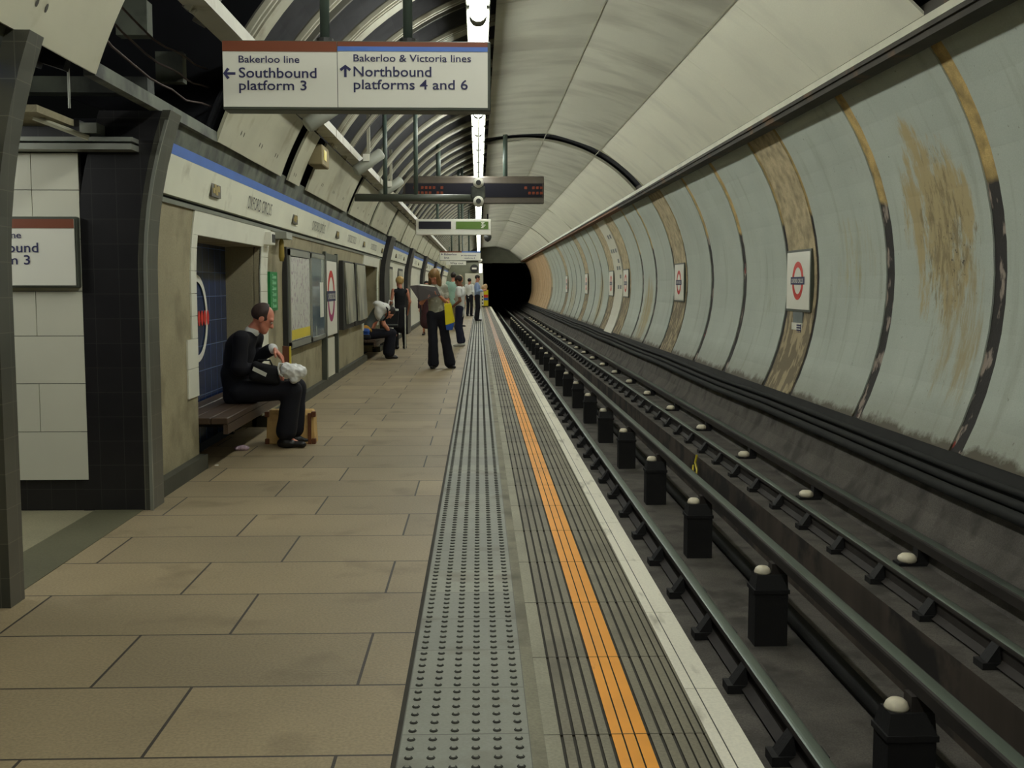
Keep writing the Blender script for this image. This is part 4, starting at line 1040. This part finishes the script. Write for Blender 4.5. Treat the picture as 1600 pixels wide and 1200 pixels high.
def figure(label, loc, face_deg, H, J=None, skin='skin', top=None, bottom=None, shoes='shoe', hair=None, res=.012, slim=1.0, hands=None, curl=.45, extra=None, heel=.0, hs=1.0):
    """face_deg: compass of the facing direction, 0 = down the platform (+y), 90 = toward the track (+x), 180 = at the camera"""
    s = H/1.75; j = dict(STAND); j.update(J or {}); j = {k: (V3(v)*s if k not in ('face', 'hup') else V3(v)) for k, v in j.items()}
    rz = -math.radians(face_deg); up = unit(j['chest']-j['pelvis']); ac = unit(j['shR']-j['shL']); fwd = np.cross(up, ac)
    hp, q, R = head_prims(j['head'], j['face'], s, j['hup'])
    k = slim
    P = [cap(j['pelvis'], j['chest'], .115*s*k, .125*s*k, (fwd, 1.35)), cap(j['shR']*.8+j['chest']*.2, j['shL']*.8+j['chest']*.2, .05*s, .05*s),
         cap(j['neck'], j['head']*.72+j['neck']*.28, .054*s, .050*s)]
    for S_ in 'RL':
        P += [cap(j['sh'+S_], j['el'+S_], .046*s*k, .036*s*k), cap(j['el'+S_], j['wr'+S_], .037*s*k, .025*s*k),
              cap(j['hip'+S_], j['kn'+S_], .080*s*k, .052*s*k), cap(j['kn'+S_], j['an'+S_]+(0, 0, .03*s), .052*s*k, .034*s*k), cap(j['an'+S_], j['toe'+S_]*.8+j['an'+S_]*.2, .024*s, .012*s)]
        d = (hands or {}).get(S_, (unit(j['wr'+S_]-j['el'+S_]), -ac if S_ == 'R' else ac))
        P += hand_prims(j['wr'+S_], d[0], d[1], s*hs, d[2] if len(d) > 2 else curl, 1 if S_ == 'R' else -1)
    root = sdf_obj('person', P+hp, res, M[skin], None, loc, rz, k=.022)
    tag(root, label, 'person')
    if top:
        m, sl, hem, ex = top['m'], top.get('sleeve', .6), top.get('hem', .0), top.get('ex', .014); xa = top.get('exa', ex*.6)
        pv = j['pelvis']+up*hem*s
        T = [cap(pv, j['waist'], (.118*k+ex)*s, (.112*k+ex)*s, (fwd, 1.3)), cap(j['waist'], j['chest'], (.112*k+ex)*s, (.130*k+ex)*s, (fwd, 1.3)),
             cap(j['shR']*.82+j['chest']*.18, j['shL']*.82+j['chest']*.18, (.050+xa)*s, (.050+xa)*s), cap(j['chest'], j['neck']-up*.03*s, (.11*k+ex)*s, .062*s, (fwd, 1.25))]
        for S_ in 'RL':
            if sl > 0:
                e = j['sh'+S_]+(j['el'+S_]-j['sh'+S_])*min(1, sl)
                T.append(cap(j['sh'+S_], e, (.050*k+xa)*s, (.041*k+xa+.004)*s))
                if sl > 1: T.append(cap(j['el'+S_], j['el'+S_]+(j['wr'+S_]-j['el'+S_])*(sl-1), (.041*k+xa)*s, (.030*k+xa+.004)*s))
        sdf_obj(top.get('name', 'shirt'), T, res, M[m], root, k=.03, wrinkle=top.get('wr', .0015), seed=len(label))
    if bottom:
        m, kr, hr, ln = bottom['m'], bottom.get('kr', .068), bottom.get('hr', .075), bottom.get('len', 1.93)
        B = [cap(j['pelvis']+up*.06*s, j['pelvis'], .128*s*k, .138*s*k, (fwd, 1.25))]
        for S_ in 'RL':
            hp_, kn, an = j['hip'+S_], j['kn'+S_], j['an'+S_]
            B.append(cap(hp_, hp_+(kn-hp_)*min(1, ln), .098*s*k, kr*s*(1 if ln >= 1 else 1.15)))
            if ln > 1: B.append(cap(kn, kn+(an-kn)*(ln-1), kr*s, hr*s))
        if bottom.get('skirt'):
            z = bottom['skirt']; B = B[:1]+[cap(j['pelvis'], (j['pelvis'][0], j['pelvis'][1], z*s), .14*s*k, bottom.get('sr', .18)*s, (fwd, 1.15))]
        sdf_obj(bottom.get('name', 'trousers'), B, res, M[m], root, k=.03 if not bottom.get('skirt') else .05, wrinkle=.0016, seed=3)
    for S_ in 'RL':
        a, t_ = j['an'+S_], j['toe'+S_]; d = unit((t_-a)*(1, 1, 0)); z = .032*s
        a0 = V3((a[0], a[1], t_[2]+.012*s))
        sdf_obj('shoe', [cap(a0-d*.035*s, a0+d*.04*s, .040*s, .042*s, ((0, 0, 1), 1.05)), cap(a0, V3((t_[0], t_[1], t_[2]))-d*.01, .042*s, .036*s, ((0, 0, 1), 1.35)), cap(a0, a0+(0, 0, .05*s), .042*s, .040*s)], res*.7, M[shoes], root, k=.02)
    if hair:
        st, m = hair[:2]
        cap_ = ell(q(0, -.018, .040), (.086*s, .102*s, .092*s), R); face_cut = ellk(q(0, .095, -.045), (.075*s, .085*s, .095*s), R, .02, -1); low = ellk(q(0, .02, -.12), (.2*s, .2*s, .085*s), R, .02, -1)
        if st == 'short': Hp = [cap_, face_cut, low]
        elif st == 'round': Hp = [ell(q(0, -.022, .030), (.095*s, .112*s, .104*s), R), ellk(q(0, .10, -.03), (.062*s, .08*s, .10*s), R, .02, -1), ellk(q(0, .0, -.165), (.2*s, .2*s, .085*s), R, .02, -1)]
        elif st == 'bob': Hp = [cap_, cap(q(.055, -.03, .0), q(.055, -.02, -.05), .05*s, .044*s), cap(q(-.055, -.03, .0), q(-.055, -.02, -.05), .05*s, .044*s), cap(q(0, -.06, .0), q(0, -.05, -.05), .065*s, .055*s), ellk(q(0, .10, -.05), (.06*s, .08*s, .10*s), R, .02, -1)]
        elif st == 'long': Hp = [cap_, cap(q(.062, .0, .02), q(.085, .045, -.20), .048*s, .040*s), cap(q(-.062, .0, .02), q(-.085, .045, -.20), .048*s, .040*s), cap(q(0, -.06, .0), q(0, -.075, -.22), .07*s, .06*s), ellk(q(-.008, .118, -.055), (.036*s, .080*s, .085*s), R, .02, -1)]
        elif st == 'receding': Hp = [cap_, ellk(q(0, .075, .065), (.074*s, .115*s, .085*s), R, .02, -1), face_cut, ellk(q(0, .03, -.115), (.2*s, .2*s, .085*s), R, .02, -1)]
        elif st == 'bald': Hp = [ell(q(0, -.028, .012), (.086*s, .090*s, .082*s), R), ellk(q(0, .06, .08), (.075*s, .115*s, .07*s), R, .02, -1), face_cut, ellk(q(0, .02, -.115), (.2*s, .2*s, .085*s), R, .02, -1)]
        sdf_obj('hair', Hp, res*.8, M[m], root, k=.025, wrinkle=.002 if st != 'bald' else .0006, seed=5)
    root['_q'] = 0
    if extra: extra(root, j, q, s, R)
    return root

# -- the seated man in the suit, bent over the things on his lap
def suit_extra(root, j, q, s, R):
    up = unit(j['neck']-j['chest'])
    n = j['neck']
    sdf_obj('shirt_collar', [cap(n-up*.01, n+up*.006+(0, .012, 0), .060, .057), ellk(n+V3((0, .10, .02)), (.03, .06, .06), None, .01, -1)], .006, M['shirtw'], root, k=.01)
    d = unit(j['wrL']-j['elL']); sdf_obj('shirt_cuff', [cap(j['wrL']-d*.065, j['wrL']-d*.018, .049, .047)], .005, M['shirtw'], root, k=.01)
    d = unit(j['wrR']-j['elR']); sdf_obj('shirt_cuff', [cap(j['wrR']-d*.05, j['wrR']-d*.015, .043, .042)], .005, M['shirtw'], root, k=.01)
    for sx in (1, -1):
        e = sdf_obj('eye', [ell(q(.033*sx, .079, .004), (.013, .010, .009), R)], .003, M['sign'], root, k=.003)
        p = sdf_obj('iris', [ell(q(.033*sx, .087, .001), (.006, .004, .006), R)], .0015, M['ink'], e, k=.002)
        sdf_obj('eyebrow', [cap(q(.020*sx, .088, .026), q(.050*sx, .078, .024), .004, .003)], .002, M['hairgr'], root, k=.003)
X0, Y0 = -2.10, 9.60
def L_(X, dY, Z): return (-dY, X-X0, Z)     # world position -> frame of a person facing the track
man = figure('balding man in a dark suit sitting bent over his lap on the first bench', (X0, Y0, 0), 90, 1.75, dict(
    pelvis=L_(-2.10, 0, .50), waist=L_(-2.115, 0, .64), chest=L_(-2.07, 0, .84), neck=L_(-1.965, 0, 1.005), head=L_(-1.868, .0, 1.115),
    face=(-.20, .90, -.50), hup=(0, .35, .9),
    shR=L_(-2.02, -.185, .955), elR=L_(-2.04, -.20, .70), wrR=L_(-1.84, -.04, .665), shL=L_(-1.97, .185, .955), elL=L_(-1.97, .13, .86) if False else L_(-2.0, .20, .74), wrL=L_(-1.79, .06, .855),
    hipR=L_(-2.06, -.09, .485), knR=L_(-1.61, -.10, .50), anR=L_(-1.675, -.10, .09), toeR=L_(-1.52, -.115, .03),
    hipL=L_(-2.06, .09, .485), knL=L_(-1.61, .13, .50), anL=L_(-1.64, .14, .09), toeL=L_(-1.49, .16, .03)),
    skin='skinred', hs=1.14, top=dict(m='suit', sleeve=1.84, hem=-.03, ex=.034, exa=.018, name='suit_jacket', wr=.0028), bottom=dict(m='suit', kr=.080, hr=.088, len=1.86),
    shoes='shoe', hair=('receding', 'hairgr'), res=.0065, hands={'L': (unit((0.25, .66, -.75)), (.1, -.78, -.62), .30), 'R': (unit((-.1, .95, -.2)), (0, -.2, -.95), .9)}, extra=suit_extra)
# things on and beside him
t = thing('briefcase', 'black soft briefcase with a silver name plate on the suited man lap', 'briefcase', (-1.80, 9.43, .585))
sdf_obj('body', [cap((-.12, -.02, .04), (.06, .02, .0), .035, .035), cap((-.10, -.02, .14), (.05, .02, .10), .03, .03), cap((-.12, -.02, .04), (-.10, -.02, .14), .035, .03), cap((.06, .02, 0), (.05, .02, .10), .035, .03), ell((-.03, 0, .06), (.11, .04, .08))], .007, M['blk'], t, k=.02)
mb = MB(); a = Vector((-1.905, 9.352, .715)); e1 = Vector((.112, -.004, -.055)); e2 = Vector((.012, 0, .030)); nn = Vector((0, -.008, 0))
mb.add([a, a+e1, a+e1-e2, a-e2, a+nn, a+e1+nn, a+e1-e2+nn, a-e2+nn], [(0, 1, 2, 3), (4, 7, 6, 5), (0, 4, 5, 1), (1, 5, 6, 2), (2, 6, 7, 3), (3, 7, 4, 0)])
mb.build('name_plate', M['sign'], t)
mb = MB(); mb.tube([(-1.90, 9.43, .72), (-1.88, 9.42, .765), (-1.78, 9.42, .765), (-1.76, 9.43, .71)], .008, 6); mb.build('handle', M['blk'], t)
t = thing('carrier_bag', 'white plastic carrier bag bunched on the suited man knees', 'bag', (-1.60, 9.44, .585))
sdf_obj('bag', [ell((.0, 0, .085), (.085, .08, .065)), ell((.06, .02, .08), (.065, .07, .055)), ell((-.05, -.02, .10), (.045, .055, .06)), cap((.02, -.03, .02), (.05, .02, .03), .04, .03)], .0045, M['plastic'], t, k=.03, crumple=.022, seed=2)
mb = MB(); mb.tube([(-1.665, 9.39, .735), (-1.695, 9.38, .742), (-1.705, 9.375, .70), (-1.695, 9.38, .65), (-1.67, 9.39, .63)], .008, 8); mb.build('handle', M['plastic'], t, True)
t = thing('document_wallet', 'brown document wallet standing behind the hand of the suited man', 'folder', (-1.68, 9.66, .66))
mb = MB(); mb.add([(-1.715, 9.64, .66), (-1.655, 9.64, .66), (-1.65, 9.66, .868), (-1.715, 9.66, .872), (-1.715, 9.67, .66), (-1.655, 9.67, .66), (-1.65, 9.69, .868), (-1.715, 9.69, .872)], [(0, 1, 2, 3), (4, 7, 6, 5), (0, 4, 5, 1), (1, 5, 6, 2), (2, 6, 7, 3), (3, 7, 4, 0)]); mb.build('cover', M['brleather'], t)
mb = MB(); mb.box(-1.655, -1.643, 9.645, 9.685, .66, .868); mb.build('edge_strip', M['yellow'], t)
# tan case behind his legs
t = thing('pilot_case', 'tan leather case with dark corners behind the suited man feet', 'case', (-1.67, 9.80, 0))
mb = MB(); mb.add([(-1.885, 9.72, .0), (-1.455, 9.72, .0), (-1.455, 9.92, .0), (-1.885, 9.92, .0), (-1.875, 9.74, .26), (-1.465, 9.74, .26), (-1.465, 9.90, .26), (-1.875, 9.90, .26), (-1.86, 9.77, .30), (-1.48, 9.77, .30), (-1.48, 9.87, .30), (-1.86, 9.87, .30)],
                  [(0, 3, 2, 1), (0, 1, 5, 4), (1, 2, 6, 5), (2, 3, 7, 6), (3, 0, 4, 7), (4, 5, 9, 8), (5, 6, 10, 9), (6, 7, 11, 10), (7, 4, 8, 11), (8, 9, 10, 11)])
bevel(mb.build('body', M['tan'], t), .008, 2)
for x in (-1.89, -1.45):
    for z in (0, .24):
        mb = MB(); sx = 1 if x < -1.6 else -1; mb.box(min(x-.004*sx, x+.035*sx), max(x-.004*sx, x+.035*sx), 9.714, 9.76, z, z+.05); bevel(mb.build('corner', M['brleather'], t), .005, 1)
mb = MB(); mb.box(-1.50-.014, -1.50+.014, 9.712, 9.74, .0, .275); mb.build('strap', M['brleather'], t)
mb = MB(); mb.tube([(-1.73, 9.82, .30), (-1.72, 9.82, .33), (-1.62, 9.82, .33), (-1.61, 9.82, .30)], .010, 8); mb.build('handle', M['brleather'], t)
t = thing('crumpled_bottle', 'crumpled pinkish plastic litter on the floor by the first bench', 'litter', (-2.02, 9.35, 0))
sdf_obj('wrapper', [ell((0, 0, .022), (.055, .03, .022)), ell((.035, .01, .02), (.03, .025, .02)), ell((-.04, -.01, .02), (.025, .03, .018))], .005, M['litter'], t, k=.012, crumple=.02, seed=9)
mb = MB(); mb.box(-2.06, -2.035, 8.55, 8.575, 0, .006); tag(mb.build('paper_scrap', M['sign'], None, False, (-2.05, 8.56, 0)), 'tiny white paper scrap on the floor below the bench', 'litter')

# -- backpacker on the second bench, bent forward toward the track
X0, Y0 = -2.05, 21.6
seatJ = dict(pelvis=L_(-2.08, 0, .50), waist=L_(-2.06, 0, .64), chest=L_(-1.90, 0, .86), neck=L_(-1.76, 0, .985), head=L_(-1.66, -.0, 1.03), face=(0, .75, -.65), hup=(0, .6, .8),
    shR=L_(-1.84, -.18, .94), elR=L_(-1.78, -.25, .67), wrR=L_(-1.64, -.12, .50), shL=L_(-1.84, .18, .94), elL=L_(-1.74, .22, .68), wrL=L_(-1.60, .10, .52),
    hipR=L_(-2.06, -.09, .485), knR=L_(-1.62, -.13, .50), anR=L_(-1.68, -.12, .09), toeR=L_(-1.53, -.14, .03), hipL=L_(-2.06, .09, .485), knL=L_(-1.62, .13, .50), anL=L_(-1.66, .13, .09), toeL=L_(-1.51, .15, .03))
bp = figure('person in grey tee and dark trousers bent forward on the second bench', (X0-.05, 21.1, 0), 78, 1.72, dict(seatJ, chest=L_(-1.89, 0, .88), head=(.02, .40, .90), neck=(0, .30, .965), face=(0, .45, -.9), hup=(0, .9, .4)), skin='skin', top=dict(m='tee', sleeve=.6, hem=-.02), bottom=dict(m='trs', kr=.085, hr=.11, len=1.9), shoes='shoe', hair=('short', 'hairdk'), res=.011)
t = thing('backpack', 'white backpack with dark straps on the bent seated person', 'backpack', (-1.86, 21.0, .60))
sdf_obj('pack', [ell((-.02, -.02, .30), (.10, .13, .17)), ell((.06, -.04, .38), (.12, .12, .10)), ell((-.06, -.03, .46), (.09, .10, .05))], .012, M['plastic'], t, k=.05, wrinkle=.004, seed=4)
mb = MB()
mb.tube([(-1.80, 20.88, 1.04), (-1.72, 20.86, .96), (-1.72, 20.86, .84), (-1.80, 20.88, .74)], .016, 8); mb.build('strap', M['blk'], t, True)
t = thing('jacket', 'orange and tan jacket bundled on the second bench behind the blue bag', 'jacket', (-2.19, 20.98, .386))
sdf_obj('bundle', [ell((0, 0, .12), (.08, .12, .12)), ell((.04, -.05, .20), (.09, .07, .06)), cap((.05, -.06, .21), (.15, -.05, .16), .035, .025)], .012, M['orangec'], t, k=.04, crumple=.03, seed=6)
t = thing('shopping_bag', 'blue and black bag on the second bench beside the backpacker', 'bag', (-2.16, 20.76, .386))
sdf_obj('body', [cap((-.07, 0, .05), (.07, 0, .05), .06, .06), cap((-.06, 0, .16), (.06, 0, .16), .055, .055)], .012, M['bagb'], t, k=.03, wrinkle=.003)
sdf_obj('base', [cap((-.07, 0, .045), (.07, 0, .045), .064, .064)], .012, M['blk'], t, k=.02)
# -- blonde woman in black
bw = figure('blonde woman in a sleeveless black dress seen from behind', (-1.74, 24.45, 0), -25, 1.60, dict(face=(-.25, .95, -.1), head=(0, .03, 1.62), wrR=(.25, .10, .92), elR=(.23, -.06, 1.14), toeR=(.16, .12, .03), wrL=(-.22, .18, 1.02), elL=(-.23, -.02, 1.13)),
            top=dict(m='blk', sleeve=0, name='dress_top', ex=.016), bottom=dict(m='blk', skirt=.55, sr=.17, name='dress_skirt'), shoes='shoe', hair=('round', 'hairbl'), res=.011, slim=.95,
            extra=lambda root, j, q, s, R: sdf_obj('leggings', [cap(j['hipR'], j['knR'], .085, .056), cap(j['knR'], j['anR'], .056, .040), cap(j['hipL'], j['knL'], .085, .056), cap(j['knL'], j['anL'], .056, .040)], .011, M['blk'], root, k=.03))
t = thing('tote_bag', 'black tote bag with white top hanging by the blonde woman', 'bag', (-1.88, 23.7, .50))
mb = MB(); mb.add([(-2.02, 23.64, .50), (-1.74, 23.64, .50), (-1.74, 23.78, .50), (-2.02, 23.78, .50), (-2.05, 23.67, .86), (-1.71, 23.67, .86), (-1.71, 23.75, .86), (-2.05, 23.75, .86)], [(0, 3, 2, 1), (0, 1, 5, 4), (1, 2, 6, 5), (2, 3, 7, 6), (3, 0, 4, 7), (4, 5, 6, 7)]); bevel(mb.build('body', M['blk'], t), .015)
mb = MB(); mb.box(-2.04, -1.72, 23.66, 23.76, .855, .90); bevel(mb.build('white_lining', M['plastic'], t), .01)
mb = MB(); mb.tube([(-1.95, 23.70, .88), (-1.92, 23.80, 1.08), (-1.90, 24.2, 1.06), (-1.84, 23.80, 1.08), (-1.80, 23.70, .88)], .012, 8); mb.build('handle', M['plastic'], t, True)
mb = MB(); mb.box(-2.03, -1.73, 23.632, 23.642, .55, .575); mb.build('band', M['mark'], t)
mb = MB(); mb.tube([(-1.62, 24.3, .0), (-1.62, 24.3, .92)], .013, 8); tag(mb.build('white_cane', M['sign'], None, False, (-1.62, 24.3, 0)), 'thin white stick beside the blonde woman', 'stick')
# -- woman reading a folder, facing the camera
rw = figure('long haired woman in grey top and dark trousers reading an open folder', (-.62, 18.57, 0), 172, 1.70, dict(pelvis=(.09, 0, .95), waist=(.10, .005, 1.08), chest=(.11, 0, 1.30), head=(.135, .07, 1.60), face=(.45, .58, -.72), hup=(.15, .55, .8), neck=(.115, .0, 1.475), shR=(.285, -.01, 1.41), shL=(-.045, -.01, 1.415), hipR=(.175, 0, .93), hipL=(-.0, 0, .93),
            elR=(.35, -.0, 1.14), wrR=(.31, .20, 1.20), elL=(-.11, .0, 1.12), wrL=(.06, .22, 1.26),
            knR=(.16, .02, .50), anR=(.15, -.02, .085), toeR=(.19, .10, .03), knL=(-.06, .02, .50), anL=(-.14, -.02, .085), toeL=(-.20, .09, .03)),
            skin='skin', top=dict(m='shirtg', sleeve=.55, hem=.02, ex=.020, exa=.010), bottom=dict(m='trs', kr=.080, hr=.098, len=1.95), shoes='shoe', hair=('long', 'hairbr'), res=.0085, slim=.97,
            hands={'R': (unit((-.2, .85, .4)), (-1, 0, 0), .9), 'L': (unit((.75, .5, .25)), (0, .3, .9), .9)})
t = thing('open_folder', 'dark brown open folder held up by the long haired woman', 'folder', (-.78, 18.25, 1.1))
mb = MB()
P0 = [(-1.01, 18.30, 1.405), (-.70, 18.33, 1.375), (-.63, 18.27, 1.24), (-.98, 18.22, 1.15)]; 
mb.add(P0+[(x+.004, y-.014, z-.006) for x, y, z in P0], [(0, 1, 2, 3), (4, 7, 6, 5), (0, 4, 5, 1), (1, 5, 6, 2), (2, 6, 7, 3), (3, 7, 4, 0)]); mb.build('cover', M['folder'], t)
P0 = [(-1.14, 18.22, 1.395), (-1.01, 18.30, 1.405), (-.98, 18.22, 1.15), (-1.02, 18.14, 1.22)]
mb = MB(); mb.add(P0+[(x, y-.012, z-.004) for x, y, z in P0], [(0, 1, 2, 3), (4, 7, 6, 5), (0, 4, 5, 1), (1, 5, 6, 2), (2, 6, 7, 3), (3, 7, 4, 0)]); mb.build('side_cover', M['folder'], t)
P0 = [(-.98, 18.315, 1.425), (-.73, 18.345, 1.39), (-.66, 18.285, 1.26), (-.94, 18.235, 1.18)]
mb = MB(); mb.add(P0+[(x+.002, y-.008, z-.003) for x, y, z in P0], [(0, 1, 2, 3), (4, 7, 6, 5), (0, 4, 5, 1), (1, 5, 6, 2), (2, 6, 7, 3), (3, 7, 4, 0)]); mb.build('paper', M['sign'], t)
t = thing('shopping_bag', 'yellow carrier bag with blue base hanging from the reading woman elbow', 'bag', (-.50, 18.45, .65))
mb = MB(); Pa = [(-.555, 18.40, .74), (-.42, 18.42, .78), (-.395, 18.50, .80), (-.53, 18.52, .76), (-.575, 18.41, 1.10), (-.47, 18.42, 1.105), (-.455, 18.47, 1.10), (-.56, 18.49, 1.10)]
mb.add(Pa, [(0, 3, 2, 1), (0, 1, 5, 4), (1, 2, 6, 5), (2, 3, 7, 6), (3, 0, 4, 7), (4, 5, 6, 7)]); bevel(mb.build('body', M['bagy'], t), .008)
mb = MB(); mb.add([(-.54, 18.405, .66), (-.44, 18.42, .66), (-.43, 18.50, .67), (-.53, 18.51, .67), (-.552, 18.402, .742), (-.425, 18.422, .782), (-.40, 18.50, .80), (-.528, 18.515, .76)], [(0, 3, 2, 1), (0, 1, 5, 4), (1, 2, 6, 5), (2, 3, 7, 6), (3, 0, 4, 7), (4, 5, 6, 7)]); bevel(mb.build('blue_base', M['bagb'], t), .008)
for yy in (18.43, 18.475):
    mb = MB(); mb.tube([(-.55, yy, 1.09), (-.52, yy, 1.15), (-.49, yy, 1.15), (-.47, yy, 1.09)], .006, 6); mb.build('handle', M['bagy'], t)
t.location.y -= .08
# -- maroon coat behind her
figure('person in a dark maroon coat mostly hidden behind the reading woman', (-1.47, 31.2, 0), 185, 1.52, None, top=dict(m='maroon', sleeve=1.9, hem=-.12, ex=.035, name='coat'), bottom=dict(m='maroon', skirt=.42, sr=.22, name='coat_skirt'), hair=('short', 'hairdk'), res=.015)
# -- young man in white tee
figure('dark haired youth in a white tee, jeans and white shoes standing sideways', (-.43, 25.45, 0), -75, 1.63, dict(head=(0, .04, 1.62), face=(.15, .93, -.35), elR=(.20, -.03, 1.13), wrR=(.19, .10, .90), elL=(-.22, -.06, 1.13), wrL=(-.17, .20, .93), knR=(.09, .06, .50), anR=(.08, -.04, .085), toeR=(.09, .13, .03)),
       skin='skinbr', top=dict(m='shirtw', sleeve=.55, hem=-.10, ex=.030), bottom=dict(m='jean', kr=.085, hr=.080, len=1.88), shoes='shoew', hair=('short', 'hairdk'), res=.0105)
# -- pale green shirt, seen from behind
figure('dark haired person in a pale green shirt beyond the reading woman', (-.80, 35.0, 0), 20, 1.80, None, top=dict(m='mint', sleeve=.7, hem=-.08, ex=.035), bottom=dict(m='khaki', kr=.085, hr=.09, len=1.9), shoes='shoebr', hair=('short', 'hairdk'), res=.015, slim=1.1)
t = thing('shoulder_bag', 'small dark brown bag low beside the person in pale green', 'bag', (-.62, 34.6, 0))
sdf_obj('body', [cap((0, 0, .10), (.0, .12, .10), .09, .09), cap((0, 0, .2), (0, .12, .2), .07, .07)], .014, M['maroon'], t, k=.03)
figure('fair haired person just visible over the youth in white', (-.64, 37.5, 0), 60, 1.74, None, top=dict(m='khaki', sleeve=.7), bottom=dict(m='trs'), hair=('bob', 'hairbl'), res=.016)
# -- white shirt and dark trousers, far
figure('far person in a white shirt and dark trousers facing the headwall', (-.42, 50.4, 0), 30, 1.72, None, top=dict(m='shirtw', sleeve=1.6, ex=.025), bottom=dict(m='trs'), hair=('short', 'hairdk'), res=.018)
# -- pale blue shirt
figure('man in a pale blue shirt standing sideways at the tactile strip', (-.06, 44.0, 0), 85, 1.80, dict(face=(.1, .95, -.25), elR=(.22, -.02, 1.14), wrR=(.12, .24, 1.16), elL=(-.22, -.02, 1.14), wrL=(-.12, .25, 1.18)),
       top=dict(m='paleblue', sleeve=1.7, ex=.024), bottom=dict(m='trs', kr=.085, hr=.09), hair=('short', 'hairdk'), res=.014)
t = thing('cloth_bundle', 'beige bundle resting on the banded cabinet at the platform end', 'bundle', (.38, 72.2, 1.115))
sdf_obj('bundle', [ell((0, 0, .17), (.19, .15, .17)), ell((.06, 0, .28), (.12, .12, .10)), ell((-.1, 0, .12), (.1, .12, .12))], .02, M['beige'], t, k=.05, wrinkle=.006)
for o in bpy.data.objects:
    for kk in ('_o', '_q'):
        if kk in o: del o[kk]
